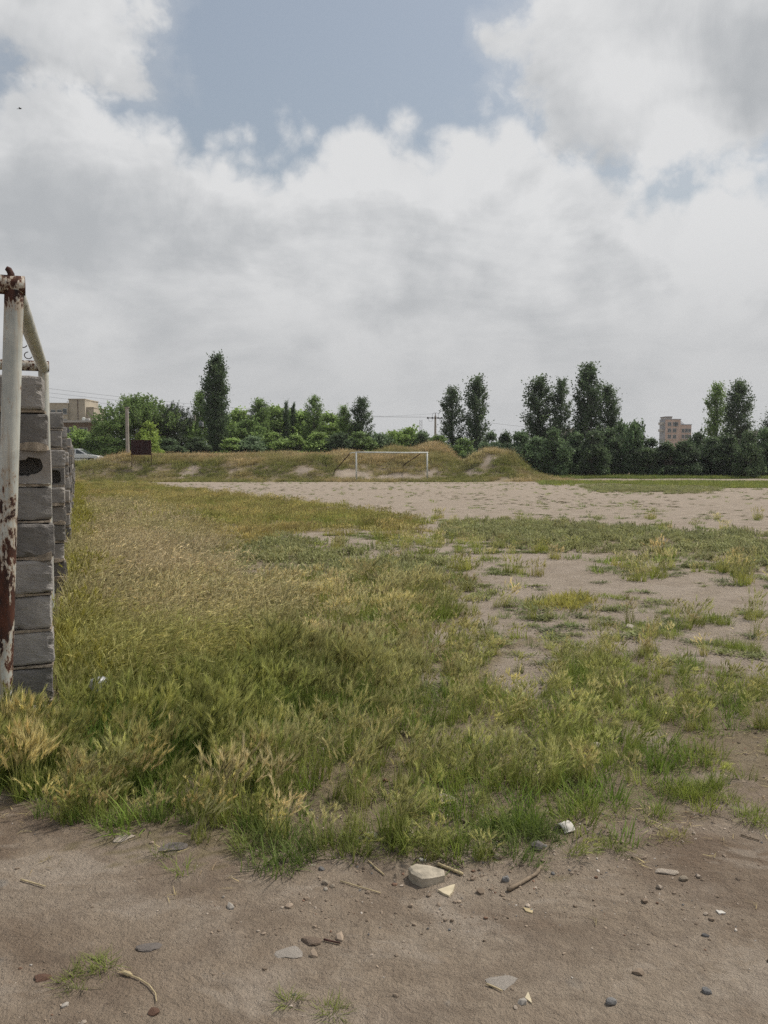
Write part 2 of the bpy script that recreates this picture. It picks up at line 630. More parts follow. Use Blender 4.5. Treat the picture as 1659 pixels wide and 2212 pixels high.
M_ground = make_ground_mat()
M_grass = make_leaf_mat('grass_blades', True, 0.35)
M_leaf = make_leaf_mat('tree_leaves', False, 0.38)
M_pipe = make_pipe_mat()
M_block = make_block_mat()
M_mortar = simple('sandy_mortar', (0.33, 0.275, 0.215), 0.95, 0.3, 30, 0.9, 120)
M_bark = simple('bark', (0.09, 0.075, 0.06), 0.9, 0.35, 6, 0.5, 30)
M_rust = simple('rusty_iron', (0.060, 0.026, 0.020), 0.8, 0.45, 25, 0.4, 90, 0.3)
M_rustboard = simple('rusted_sheet', (0.030, 0.011, 0.010), 0.75, 0.35, 3.0, 0.15, 30, 0.2)
M_conc = simple('pole_concrete', (0.34, 0.305, 0.265), 0.9, 0.2, 3, 0.3, 40)
M_white = simple('weathered_white_paint', (0.55, 0.56, 0.52), 0.6, 0.15, 3)
M_car = simple('white_car_paint', (0.72, 0.72, 0.70), 0.35, 0.04, 2, 0, 60, 0.5)
M_glass = simple('dark_glass', (0.05, 0.06, 0.06), 0.12, 0.2, 2, 0, 60, 0.6)
M_black = simple('black_rubber', (0.02, 0.02, 0.02), 0.8, 0.2, 5)
M_tanwall = simple('tan_render', (0.40, 0.355, 0.28), 0.9, 0.12, 0.5)
M_brownwall = simple('brown_brickwork', (0.20, 0.155, 0.125), 0.9, 0.15, 0.6)
M_pinkbrick = simple('pinkish_brickwork', (0.50, 0.375, 0.31), 0.9, 0.12, 0.5)
M_greyplast = simple('grey_plaster', (0.33, 0.33, 0.345), 0.9, 0.1, 0.6)
M_paleplast = simple('pale_plaster', (0.42, 0.40, 0.37), 0.9, 0.1, 0.6)
M_winframe = simple('window_frame_paint', (0.45, 0.44, 0.42), 0.6, 0.1, 3)
M_wire = simple('wire', (0.05, 0.05, 0.052), 0.6, 0.1, 3)
M_straw = simple('dry_straw', (0.42, 0.34, 0.20), 0.8, 0.2, 20)
M_stick = simple('grey_stick', (0.20, 0.155, 0.11), 0.9, 0.3, 25, 0.5, 60)
M_pipewhite = simple('chalky_white_pipe', (0.52, 0.49, 0.44), 0.7, 0.15, 25, 0.2, 60)
M_cream = simple('cream_shard', (0.50, 0.43, 0.30), 0.8, 0.12, 20, 0.2, 60)
M_feather = simple('bird_plumage', (0.03, 0.03, 0.032), 0.9, 0.2, 6)
M_plastic = simple('crumpled_plastic', (0.42, 0.43, 0.45), 0.4, 0.2, 14, 0.3, 30, 0.5)


def stone_mat(name, c):
    return simple(name, c, 0.9, 0.3, 16, 0.6, 70)


M_st = {'grey': stone_mat('grey_stone', (0.20, 0.195, 0.19)), 'dark': stone_mat('dark_stone', (0.17, 0.155, 0.14)),
        'tan': stone_mat('tan_stone', (0.30, 0.25, 0.19)), 'blue': stone_mat('bluish_stone', (0.27, 0.262, 0.25)),
        'pale': stone_mat('pale_stone', (0.42, 0.37, 0.30)), 'brick': stone_mat('brick_rubble', (0.145, 0.085, 0.060)),
        'clod': stone_mat('earth_clod', (0.20, 0.15, 0.112)), 'conc': stone_mat('rubble_concrete', (0.36, 0.315, 0.245)), 'dusty': stone_mat('dusty_grey_stone', (0.32, 0.285, 0.245)), 'dustdark': stone_mat('dusty_dark_stone', (0.18, 0.157, 0.14)), 'dustpale': stone_mat('dusty_pale_stone', (0.40, 0.34, 0.275))}


# ------------------------------------------------------------------ ground
def ground_h(X, Y):
    X, Y = np.asarray(X, float), np.asarray(Y, float)
    n = fbm(X * 0.25, Y * 0.25, 3, 4) - 0.5
    h = 0.05 * (fbm(X * 0.5, Y * 0.5, 31, 3) - 0.5) * sst(Y, 8, 20)
    near = 1 - sst(Y, 6, 9)
    h = h + near * (0.035 * (fbm(X * 1.3, Y * 1.3, 5, 5) - 0.5) + 0.012 * (fbm(X * 9, Y * 9, 8, 3) - 0.5))
    # the earth bank behind the pitch
    toe = 61.5 + 1.8 * n + 0.035 * np.maximum(0, -X) * 0.4
    lev = 1.80 - 0.50 * sst(-X, 19, 25) + 0.30 * n
    left = 1 - sst(X, 3.5, 9.5)
    wid = 5.0 + 2 * n
    plat = lev * sst(Y, toe, toe + wid) * left
    scar = 0.35 * (fbm(X * 0.55, Y * 0.2, 14, 4) - 0.5) * sst(Y, toe, toe + 2) * (1 - sst(Y, toe + 4, toe + 8)) * left
    back = 1 - sst(Y, 110, 140) * 0.6

    def hill(cx, cy, sx, sy, a, pw=2.0):
        return a * np.exp(-((np.abs(X - cx) / sx) ** pw + (np.abs(Y - cy) / sy) ** pw))
    bump = hill(9.2, 67.0, 2.7, 4.0, 2.45, 2.4) * (0.94 + 0.25 * n)
    bump2 = hill(4.7, 73, 2.0, 3.0, 1.5) + hill(1.0, 71, 1.7, 2.4, 0.75) + hill(-3.5, 70.5, 1.5, 2, .45) + hill(-9, 69, 2.2, 2, .25) + hill(-22.0, 66, 2.0, 2.5, .45)
    h = h + np.maximum(plat, bump) + 0.35 * np.minimum(plat, bump) + bump2 + scar
    return h * back


HOLES = [(1140, 1455, 75, 62), (935, 1475, 38, 40), (1385, 1592, 62, 26), (1480, 1690, 75, 18), (1580, 1750, 100, 18),
         (945, 1385, 26, 24), (1440, 1780, 70, 25), (520, 1690, 46, 16), (960, 1735, 30, 14)]
P_BARLEY = [(480, 1300), (600, 1264), (780, 1258), (955, 1262), (985, 1330), (960, 1470), (915, 1560), (880, 1640), (830, 1740), (770, 1825),
            (650, 1855), (520, 1850), (380, 1835), (240, 1815), (60, 1785), (0, 1750), (-700, 1730), (-700, 1560), (80, 1560), (300, 1560), (460, 1490)]
P_RIGHT = [(880, 1600), (960, 1455), (1020, 1405), (1130, 1385), (1290, 1395), (1430, 1440), (1540, 1465), (1659, 1495), (2300, 1600),
           (2300, 1760), (1659, 1725), (1500, 1745), (1400, 1770), (1280, 1800), (1180, 1835), (1040, 1835), (900, 1850), (780, 1830), (820, 1740)]
P_DRY = [(100, 1075), (340, 1095), (450, 1150), (500, 1230), (520, 1300), (620, 1330), (480, 1500), (300, 1560), (80, 1560), (-60, 1450), (60, 1200)]
P_GREY1 = [(955, 1142), (1000, 1133), (1100, 1130), (1300, 1138), (1659, 1162), (2200, 1185), (2200, 1265), (1659, 1222), (1400, 1203), (1200, 1190), (1010, 1170)]
P_GREY2 = [(470, 1190), (600, 1165), (700, 1190), (860, 1215), (1010, 1240), (1025, 1285), (930, 1268), (600, 1262), (500, 1270)]
P_MID = [(100, 1042), (310, 1048), (400, 1060), (560, 1078), (800, 1108), (945, 1145), (900, 1152), (760, 1146), (640, 1150), (560, 1180), (480, 1235), (440, 1150), (340, 1095), (100, 1075)]
P_FARR = [(1160, 1037), (1300, 1036), (1500, 1038), (1800, 1048), (2300, 1060), (2300, 1066), (1700, 1055), (1500, 1050), (1300, 1043), (1180, 1046)]
P_FARG = [(1260, 1052), (1400, 1052), (1560, 1058), (1500, 1063), (1300, 1060)]


def regions(X, Y, jit=1.0):
    """how the field is overgrown, as weights per kind of plant at points on the flat ground"""
    u0, v0 = proj(X, Y, 0.0)
    su = (v0 - VH) / 600.0
    nx = fbm(X * 1.1, Y * 1.1, 41, 4) - 0.5
    ny = fbm(X * 1.1, Y * 1.1, 47, 4) - 0.5
    fx = fbm(X * 0.25, Y * 0.25, 71, 3) - 0.5
    u = u0 + jit * (nx * 260 * su + fx * 120 * np.minimum(su, .25) * 2)
    v = v0 + jit * (ny * 150 * su + fx * 12 * np.minimum(su, .25))
    u = u + rg.normal(0, 40, len(u0)) * su
    v = v + rg.normal(0, 20, len(u0)) * su * np.where(v0 > 1650, .75, 1)
    R = {}
    flat = (Y < 59.5) | (X > 14)
    R['barley'] = in_poly(u, v, P_BARLEY) * 1.0
    R['right'] = in_poly(u, v, P_RIGHT) * 1.0
    R['dry'] = in_poly(u, v, P_DRY) * 1.0
    R['grey'] = (in_poly(u, v, P_GREY1) | in_poly(u, v, P_GREY2) | in_poly(u, v, P_FARG)) * 1.0
    R['mid'] = in_poly(u, v, P_MID) * 1.0
    R['farr'] = in_poly(u, v, P_FARR) * 1.0
    hole = np.zeros_like(u)
    uh = u0 + nx * 90 * su
    vh = v0 + ny * 50 * su
    for (cx, cy, rx, ry) in HOLES:
        hole = np.maximum(hole, 1 - sst(np.sqrt(((uh - cx) / rx) ** 2 + ((vh - cy) / ry) ** 2), 0.75, 1.15))
    for k in ('barley', 'right'):
        R[k] = R[k] * (1 - hole)
    for k in R:
        R[k] = R[k] * flat
    R['hole'] = hole
    return R, u0, v0


BAREX = [(-2.4, 62.9, 1.8, 1.1), (0.4, 63.1, 1.5, 1.0), (1.9, 62.8, 1.0, .7), (3.6, 63.6, .8, .6), (6.9, 63.3, .7, 1.1), (-6, 63.6, 1.0, .6), (8.1, 64.4, .6, .8), (-15.6, 63.6, .35, 1.8), (-12.0, 62.8, .3, 1.2)]


def bank_cover(X, Y):
    """grass cover on the earth bank, 0..1, and the bare scars"""
    left = (X < 14.5) & (Y > 59.5) & (Y < 84)
    bare = np.zeros_like(X)
    n = fbm(X * 1.2, Y * 1.2, 91, 4)
    for (cx, cy, rx, ry) in BAREX:
        bare = np.maximum(bare, 1 - sst(np.sqrt(((X - cx + (n - .5) * 2) / rx) ** 2 + ((Y - cy + (n - .5)) / ry) ** 2), 0.6, 1.1))
    return left * (1 - bare), bare


def build_ground():
    ys = [-60, -30, -12, -5, -2, 0, 0.8]
    y = 1.2
    while y < 10:
        ys.append(y)
        y *= 1.0125
    while y < 100:
        ys.append(y)
        y *= 1.017 if y < 58 else 1.0055 if y < 84 else 1.03
    while y < 1000:
        ys.append(y)
        y *= 1.2
    ys = np.array(ys)
    half = np.concatenate([np.linspace(0, 3, 70)[:-1], np.linspace(3, 16, 90)[:-1], np.linspace(16, 46, 70)[:-1], np.geomspace(46, 900, 18)])
    xs = np.concatenate([-half[:0:-1], half])
    XX, YY = np.meshgrid(xs, ys)
    ZZ = ground_h(XX, YY)
    R, u, v = regions(XX.ravel(), YY.ravel())
    veg = np.clip(R['barley'] + R['right'] * .8 + R['dry'] + R['mid'] + R['grey'] * .6 + R['farr'], 0, 1)
    bk, bare = bank_cover(XX.ravel(), YY.ravel())
    veg = np.maximum(veg, bk * 0.8)
    veg = np.where((YY.ravel() > 84) | ((YY.ravel() > 76) & (XX.ravel() > 14)), 0.9, veg)
    veg = np.where(v > 1900, veg * 0, veg)
    veg = np.where(YY.ravel() < 2.0, 0, veg)
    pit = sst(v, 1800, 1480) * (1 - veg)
    pit = np.maximum(pit, bare)
    ny, nx = XX.shape
    i = np.arange((ny - 1) * (nx - 1))
    r, c = i // (nx - 1), i % (nx - 1)
    a = r * nx + c
    idx = np.stack([a, a + 1, a + nx + 1, a + nx], 1).ravel()
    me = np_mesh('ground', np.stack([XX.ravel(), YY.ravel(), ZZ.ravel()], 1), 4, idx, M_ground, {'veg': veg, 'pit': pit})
    me.polygons.foreach_set('use_smooth', [True] * len(me.polygons))
    o = bpy.data.objects.new('ground', me)
    col.objects.link(o)
    tag(o, 'bare brown earth of the path and football pitch', kind='structure')


build_ground()


def gh(x, y):
    return float(ground_h(np.array([x]), np.array([y]))[0])


def ong(u, v, sink=0.0):
    """point of the ground seen at u, v in the foreground"""
    p = gp(u, v)
    for _ in range(3):
        p = gp(u, v, gh(p.x, p.y))
    p.z -= sink
    return p


# ------------------------------------------------------------------ block wall
_r = ray(168, VH)
E1 = Vector((_r[0], _r[1], 0)).normalized()       # along the wall, away from the camera
E2 = Vector((E1.y, -E1.x, 0))                      # to the right of the wall
WROT = math.atan2(-E1.x, E1.y)
_p = at(104, VH, 4.45)
WALL0 = Vector((_p.x, _p.y, 0))                    # right front edge of the first pier
STEP = 4.65 / E1.y
BH, BJ, BW, BD = 0.184, 0.013, 0.40, 0.20


def block_mesh(name, seed, hollow=0):
    r = random.Random(seed)
    mb = MB()
    if not hollow:
        P, Q = cham(BW / 2, BD / 2, BH / 2, 0.009 + 0.007 * r.random())
        P = [(x + r.uniform(-.006, .005), y + r.uniform(-.007, .006), z + r.uniform(-.007, .005)) for x, y, z in P]
        mb.v += P
        mb.k += [0.0] * len(P)
        mb.f += Q
    else:
        hx, hy, hz = BW / 2, BD / 2, BH / 2
        n = 20
        cx = 0.085
        outer, inner = [], []
        for i in range(n):
            t = 2 * math.pi * i / n
            c, s_ = math.cos(t), math.sin(t)
            k = 1 / max(abs(c) / hx, abs(s_) / hz)
            outer.append((max(-hx, min(hx, c * k)), s_ * k))
            if hollow == 1:
                rr = 0.060 * (1 + 0.25 * math.sin(2 * t + 1.0) + 0.12 * r.uniform(-1, 1))
                inner.append((cx + c * rr * 1.05, s_ * rr * 1.02))
            else:
                qx, qz = 0.078, 0.076
                e = (abs(c) ** 4 + abs(s_) ** 4) ** -0.25
                inner.append((cx + c * qx * e * r.uniform(.96, 1.03), s_ * qz * e * r.uniform(.96, 1.03)))
        # square corners of the outline
        for sx in (-1, 1):
            for sz in (-1, 1):
                j = min(range(n), key=lambda q: (outer[q][0] - sx * hx) ** 2 + (outer[q][1] - sz * hz) ** 2)
                outer[j] = (sx * hx, sz * hz)
        rings = [[(x, hy, z) for x, z in outer], [(x, -hy, z) for x, z in outer], [(x, -hy - r.uniform(-.004, .004), z) for x, z in inner],
                 [(cx + (x - cx) * .88, hy - 0.03, z * .88) for x, z in inner]]
        b = []
        for ring in rings:
            b.append(len(mb.v))
            mb.v += ring
            mb.k += [0.0] * n
        for q in range(3):
            for i in range(n):
                j = (i + 1) % n
                mb.f.append((b[q] + i, b[q] + j, b[q + 1] + j, b[q + 1] + i))
        mb.f.append(tuple(b[3] + i for i in range(n)))
        mb.f.append(tuple(b[0] + i for i in reversed(range(n))))
    return mb.mesh(name, M_block)


def rough_block(name, seed):
    """worn block for the nearest piers: rounded corners, chipped edges, uneven faces"""
    from mathutils import noise as mn
    r = random.Random(seed)
    bm = bmesh.new()
    bmesh.ops.create_cube(bm, size=1)
    bmesh.ops.subdivide_edges(bm, edges=bm.edges[:], cuts=11, use_grid_fill=True)
    off = Vector((seed * 7.1, seed * 3.3, seed))
    chips = [(Vector((r.choice((-.5, .5)) * BW, r.choice((-.5, .5)) * BD, r.uniform(-.5, .5) * BH)), r.uniform(.012, .032)) for _ in range(5)]
    chips += [(Vector((r.uniform(-.5, .5) * BW, -.5 * BD, r.choice((-.5, .5)) * BH)), r.uniform(.010, .028)) for _ in range(6)]
    H_ = Vector((BW / 2, BD / 2, BH / 2))
    for v in bm.verts:
        p = Vector((v.co.x * BW, v.co.y * BD, v.co.z * BH))
        k = .014
        q = Vector([max(-H_[a] + k, min(H_[a] - k, p[a])) for a in range(3)])
        d = p - q
        if d.length > 1e-6:
            p = q + d.normalized() * min(d.length, k)
        p += Vector((mn.noise(p * 22 + off), mn.noise(p * 22 + off * 2), mn.noise(p * 22 - off))) * .0045
        p += Vector((mn.noise(p * 70 + off), mn.noise(p * 70 + off * 2), mn.noise(p * 70 - off))) * .0022
        for c, rad in chips:
            e = p - c
            if e.length < rad:
                p += (Vector((0, 0, 0)) - c).normalized() * (rad - e.length) * .8
        v.co = p
    me = bpy.data.meshes.new(name)
    bm.to_mesh(me)
    bm.free()
    me.materials.append(M_block)
    return me


def build_wall():
    root = empty('block_wall', WALL0, WROT)
    tag(root, 'grey concrete block wall with stacked piers receding along the left edge', 'wall')
    solid = [block_mesh('block', s) for s in range(5)]
    holl = [block_mesh('block', 50, 1), block_mesh('block', 51, 2)]
    worn = [rough_block('block', s) for s in range(1, 8)]
    r = random.Random(3)
    for j in range(9):
        pier = empty('pier', (0, STEP * j, 0))
        pier.parent = root
        n = 10
        mm = MB()
        base = gh(*(WALL0 + E1 * STEP * j).xy)
        z = base - 0.06
        ztop = [1.985, 2.08, 2.12, 2.06, 2.1, 2.1, 2.1, 2.1, 2.1][j]
        pitch = (ztop - z) / n
        for c in range(n):
            hollow = None
            if j == 0 and c == n - 3:
                hollow = holl[0]
            elif j == 1 and c == n - 4:
                hollow = holl[1]
            elif j == 3 and c == 6:
                hollow = holl[1]
            o = bpy.data.objects.new('block', hollow or (worn[(j * 4 + c * 3) % 7] if j < 3 else solid[(j * 3 + c * 2) % 5]))
            col.objects.link(o)
            o.parent = pier
            dx = r.uniform(-.022, .022) + (0.012 if 2 < c < 7 else 0.0)
            if j == 0:
                dx = [-.016, -.012, .002, -.006, .006, .018, .008, .012, .000, -.018][c]
            o.location = (-BW / 2 + dx, BD / 2 + r.uniform(-.018, .018), z + pitch * (c + .5))
            o.rotation_euler = (r.uniform(-.02, .02), r.uniform(-.016, .016), r.uniform(-.07, .07))
            if not hollow and r.random() < .5:
                o.rotation_euler.z += math.pi
            if c:
                # squeezed out bed of mortar, ragged along the front edge
                zz = z + pitch * c
                m = 9
                top, bot = [], []
                blob = r.random() < .6
                bc_ = r.uniform(0, m)
                for q in range(m):
                    x = -BW + 0.01 + (BW - 0.014) * q / (m - 1) + dx * .5
                    b_ = math.exp(-((q - bc_) / 2.2) ** 2) * (1 if blob else .15)
                    y = 0.022 - 0.046 * b_ - r.uniform(0, .008)
                    hh = 0.006 + 0.036 * b_ * r.uniform(.4, 1.2)
                    top.append((x, y, zz + hh))
                    bot.append((x, y + r.uniform(-.003, .003), zz - 0.005 - .012 * b_ * r.random()))
                for q in range(m - 1):
                    mm.poly([bot[q], bot[q + 1], top[q + 1], top[q]])
                    mm.poly([top[q], top[q + 1], (top[q + 1][0], .19, top[q + 1][2] - .004), (top[q][0], .19, top[q][2] - .004)])
                    mm.poly([(bot[q][0], .19, bot[q][2]), (bot[q + 1][0], .19, bot[q + 1][2]), bot[q + 1], bot[q]])
                e = top[-1][0]
                mm.poly([bot[-1], (e + .004, .19, zz - .008), (e + .004, .19, zz + .008), top[-1]])
        mm.build('mortar', M_mortar, pier)
    # panels of blocks between the piers, set back from the pier faces
    mb = MB()
    for j in range(8):
        L = STEP - BD - 0.02
        nb = int(L / 0.405)
        for c in range(10):
            z = -0.04 + 0.204 * c + BH / 2 + 0.02 * math.sin(j)
            off = 0.0 if c % 2 else 0.2
            for b in range(nb):
                y = STEP * j + BD + 0.21 + 0.405 * b + off * .5
                mb.box((-0.46 + r.uniform(-.005, .005), y, z), (0.15, 0.393, BH), 0, 0, 0)
    o = mb.build('infill_blocks', M_block, root)
    o['kind'] = 'stuff'


build_wall()


# ------------------------------------------------------------------ goals
def lookbar(mb, a, b, r, n=16, k0=0.0, k1=0.0, segs=24):
    a, b = Vector(a), Vector(b)
    i = len(mb.v)
    mb.tube([a.lerp(b, t / segs) for t in range(segs + 1)], r, n)
    for q in range(segs + 1):
        t = q / segs
        for w in range(n):
            mb.k[i + q * n + w] = k0 + (k1 - k0) * t


def build_near_goal():
    p0 = at(31, 640, 4.2)
    base = Vector((p0.x, p0.y, 0))
    root = empty('football_goal', base, WROT)
    tag(root, 'near football goal frame with flaking rusty white paint in front of the block wall', 'goal')
    L = 3.5 / E1.y
    hgt = 2.385
    zb = gh(base.x, base.y) - 0.05
    for j, y in enumerate((0.0, L)):
        mb = MB()
        i0 = 0
        segs = 40
        zs = [zb + (hgt - zb) * t / segs for t in range(segs + 1)]
        mb.tube([((-.125 * (hgt - z) / hgt if j == 0 else 0), y, z) for z in zs], 0.0465, 18)
        for q, z in enumerate(zs):
            k = 0.62 * math.exp(-((z - 1.0) / .42) ** 2) + 0.42 * math.exp(-((z - .72) / .12) ** 2) + 0.42 * math.exp(-((z - .5) / .3) ** 2) + 1.3 * math.exp(-((z - 2.37) / .05) ** 2) + .18 * math.exp(-((z - 2.2) / .15) ** 2) - .16
            for w in range(18):
                mb.k[q * 18 + w] = k if j == 0 else -.2
        mb.build('post', M_pipe, root, True)
    mb = MB()
    lookbar(mb, (0, 0.03, hgt + .01), (0, L + .04, hgt + .01), 0.047, 16, -.05, -.22)
    cb = mb.build('crossbar', M_pipe, root, True)
    for j, y in enumerate((0.0, L)):
        mb = MB()
        lookbar(mb, (-1.15, y, hgt + .03), (0.052, y, hgt + .03), 0.050, 16, .25 if j == 0 else .5, .75 if j == 0 else .6)
        mb.build('back_bar', M_pipe, root, True)
        mb = MB()
        mb.tube([(-.015, y - .01, hgt + .05), (-.012, y - .01, hgt + .085), (-.022, y - .012, hgt + .105), (-.034, y - .012, hgt + .112)], [.020, .017, .016, .012] if j == 0 else [.008] * 4, 10)
        mb.build('net_lug', M_rust, root, True)
    for y in (1.55, 2.2):
        mb = MB()
        pts = [(-.045 - .028 * math.sin(t * .9) - .006, y, hgt - .035 - .026 + .026 * math.cos(t * .9)) for t in [0, .6, 1.2, 1.8, 2.4, 3.0, 3.6, 4.2, 4.8]]
        mb.tube(pts, .0035, 6)
        mb.build('net_hook', M_rust, root, True)
    for j, y in enumerate((0.0, L)):
        mb = MB()
        lookbar(mb, (-1.15, y, hgt + .03), (-1.15, y, zb), 0.045, 12, .2, .6)
        mb.build('back_post', M_pipe, root, True)


def build_far_goal():
    a, b = gp(770, 1040), gp(924, 1040)
    a = Vector((at(770, 1040, 60.6).x, 60.6, 0))
    b = Vector((at(923, 1040, 62.2).x, 62.2, 0))
    d = (b - a)
    root = empty('football_goal', a, math.atan2(d.y, d.x))
    tag(root, 'distant white football goal frame at the foot of the earth bank', 'goal')
    L, hgt, r = d.length, 2.24, 0.062
    for x, q in ((0, a), (L, b)):
        mb = MB()
        mb.tube([(x, 0, gh(q.x, q.y) - .1), (x + rnd.uniform(-.03, .03), 0, hgt)], r, 12)
        mb.build('post', M_white, root, True)
    mb = MB()
    mb.tube([(-.06, 0, hgt), (L * .3, 0, hgt - .015), (L * .7, 0, hgt - .03), (L + .06, 0, hgt - .01)], r * .95, 12)
    mb.build('crossbar', M_white, root, True)
    for x, l in ((0, -.42), (L, -.45)):
        ang = root.rotation_euler.z
        mb = MB()
        if x == 0:
            mb.tube([(0, 0, hgt - .02), (l + .1, .35, hgt - .03), (l, .4, hgt - .12)], .03, 8)
            mb.build('stub_arm', M_white, root, True)
        foot = (x + l - .62, 3.2)
        wx = a.x + foot[0] * math.cos(ang) - foot[1] * math.sin(ang)
        wy = a.y + foot[0] * math.sin(ang) + foot[1] * math.cos(ang)
        mb = MB()
        mb.tube([(x + l, .4, hgt - .1), (foot[0], foot[1], gh(wx, wy) - .05)], .036, 8)
        mb.build('brace', M_rust, root, True)


build_near_goal()
build_far_goal()


# ------------------------------------------------------------------ poles, wires, sign, mast
def pole(u, vtop, Y, r0, r1, label):
    t = at(u, vtop, Y)
    zb = gh(t.x, Y)
    root = empty('utility_pole', (t.x, Y, zb))
    tag(root, label, 'utility pole')
    mb = MB()
    mb.tube([(0, 0, -.3), (0, 0, (t.z - zb) * .5), (0, 0, t.z - zb)], [r0, (r0 + r1) / 2, r1], 8)
    mb.build('shaft', M_conc, root)
    return root, t.z - zb


root, hp = pole(274, 881, 68.0, 0.165, 0.14, 'plain pale concrete pole standing beside the rusty sign board')
mb = MB()
mb.box((0, 0, hp + .02), (.34, .34, .06), 0, .01)
mb.build('cap', M_conc, root)
mb = MB()
mb.tube([(.12, 0, hp - .1), (.30, -.05, hp - .02), (.30, -.05, hp + .12)], .025, 6)
mb.build('insulator_bracket', M_rust, root)
POLE_L = at(274, 885, 68.0)

root, hp = pole(420.5, 897, 86.0, 0.17, 0.12, 'concrete pole carrying a transformer box left of the tallest poplar')
mb = MB()
mb.box((.35, 0, hp - 1.3), (1.6, .12, .12))
mb.build('cross_beam', M_rust, root)
mb = MB()
mb.box((.68, 0, hp - .98), (.42, .40, .50), 0, .02)
mb.tube([(.6, 0, hp - .73), (.6, 0, hp - .52)], .04, 6)
mb.tube([(.76, 0, hp - .73), (.76, 0, hp - .52)], .04, 6)
mb.build('transformer_box', M_greyplast, root)

root, hp = pole(940.5, 898, 110.0, 0.20, 0.13, 'concrete pole with crossarm and insulators rising between the poplars')
arm = MB()
arm.box((-.1, -.2, hp - .32), (2.0, .10, .10))
arm.build('crossarm', M_rust, root)
for x in (-1.05, -.42, .36, .86):
    mb = MB()
    mb.tube([(x, -.2, hp - .42), (x, -.2, hp - .30), (x, -.2, hp - .2)], [.10, .15, .07], 8)
    mb.build('insulator', M_black, root)
mb = MB()
mb.tube([(0, 0, hp), (0, 0, hp + .35)], .05, 6)
mb.build('top_pin', M_rust, root)
mb = MB()
mb.tube([(-.42, -.2, hp - .2), (-.42, -.2, hp + .2), (-.25, -.1, hp + .36), (0, 0, hp + .38), (.25, -.1, hp + .36), (.40, -.2, hp + .2), (.38, -.2, hp - .2)], .018, 5)
mb.build('jumper_cable', M_wire, root)
mb = MB()
mb.tube([(-1.05, -.2, hp - .3), (-.85, -.2, hp - .75), (-.5, -.2, hp - .8), (-.38, -.2, hp - .4)], .018, 5)
mb.build('jumper_cable', M_wire, root)
POLE_C = Vector((root.location.x, 110.0, root.location.z + hp))


def wire(a, b, sag, r, label, grp='overhead wires'):
    pts = []
    for i in range(25):
        t = i / 24
        p = Vector(a).lerp(Vector(b), t)
        p.z -= sag * 4 * t * (1 - t)
        pts.append(p)
    mb = MB()
    mb.tube(pts, r, 4)
    o = mb.build('overhead_wire', M_wire)
    tag(o, label, 'wire', grp)


wire(at(-30, 822, 72), POLE_C + Vector((-1.05, -.2, -.2)), 0.75, .011, 'uppermost overhead wire crossing the sky above the bushy tree')
wire(at(-30, 832, 72), POLE_C + Vector((-.42, -.2, -.2)), 0.85, .011, 'middle overhead wire just below the uppermost one above the bushy tree')
wire(at(-30, 839, 72.5), POLE_C + Vector((0, 0, .3)), 1.35, .010, 'lowest of the three overhead wires passing above the bushy tree')
wire(POLE_C + Vector((.86, -.2, -.2)), at(1800, 962, 190), 1.2, .016, 'overhead wire running right from the pole with the crossarm')
wire(at(120, 909, 92), POLE_L, 0.6, .012, 'drooping cable from the flat roofed house to the plain pole')


def build_sign():
    a, b = at(283.5, 951, 64.6), at(326, 951, 64.6)
    zt = a.z
    zb = at(283, 982, 64.6).z
    root = empty('sign_board', (a.x, 64.6, gh(a.x, 64.6)))
    tag(root, 'dark rusty sheet metal sign board on two thin legs', 'sign board')
    w = b.x - a.x
    z0 = root.location.z
    mb = MB()
    mb.box((w / 2, 0, (zt + zb) / 2 - z0), (w, .03, zt - zb), 0, .004)
    mb.build('panel', M_rustboard, root)
    mb = MB()
    for (cx, cz, dx, dz) in ((w / 2, zt - z0, w + .08, .05), (w / 2, zb - z0, w + .08, .05), (0, (zt + zb) / 2 - z0, .05, zt - zb + .05), (w, (zt + zb) / 2 - z0, .05, zt - zb + .05)):
        mb.box((cx, -.012, cz), (dx, .05, dz))
    mb.build('rim', M_rust, root)
    for x in (0, w):
        mb = MB()
        mb.box((x, .03, (zb - z0) / 2 - .2), (.05, .05, zb - z0 + .5))
        mb.build('leg', M_rust, root)


build_sign()


def build_mast():
    t = at(909, 907, 400)
    root = empty('lattice_mast', (t.x, 400, 0))
    tag(root, 'faint distant lattice mast left of the pole with crossarm', 'mast')
    for sx in (-1, 1):
        for sy in (-1, 1):
            mb = MB()
            mb.tube([(sx * .7, sy * .7, 0), (sx * .6, sy * .6, t.z)], .07, 4)
            mb.build('leg', M_greyplast, root)
    mb = MB()
    n = 14
    for i in range(n):
        z0, z1 = t.z * i / n, t.z * (i + 1) / n
        for (p, q) in (((-.6, -.6), (.6, -.6)), ((.6, -.6), (.6, .6)), ((.6, .6), (-.6, .6)), ((-.6, .6), (-.6, -.6))):
            mb.tube([(*p, z0), (*q, z1)], .05, 4, False)
            mb.tube([(*q, z0), (*p, z1)], .05, 4, False)
    mb.build('bracing', M_greyplast, root)


build_mast()


# ------------------------------------------------------------------ buildings
def box_part(root, name, m, c, d, ch=0.0, parent=None):
    mb = MB()
    mb.box(c, d, 0, ch)
    return mb.build(name, m, parent or root)


def window(root, x, z, w, h, yf, dark=True):
    o = MB()
    o.box((x, yf - .03, z), (w, .12, h))
    f = o.build('window', M_winframe, root)
    box_part(root, 'pane', M_glass, (x - w * .235, yf - .10, z), (w * .40, .05, h * .86), 0, f)
    box_part(root, 'pane', M_glass, (x + w * .235, yf - .10, z), (w * .40, .05, h * .86), 0, f)
    box_part(root, 'sill', M_winframe, (x, yf - .12, z - h / 2 - .06), (w + .2, .22, .08), 0, f)


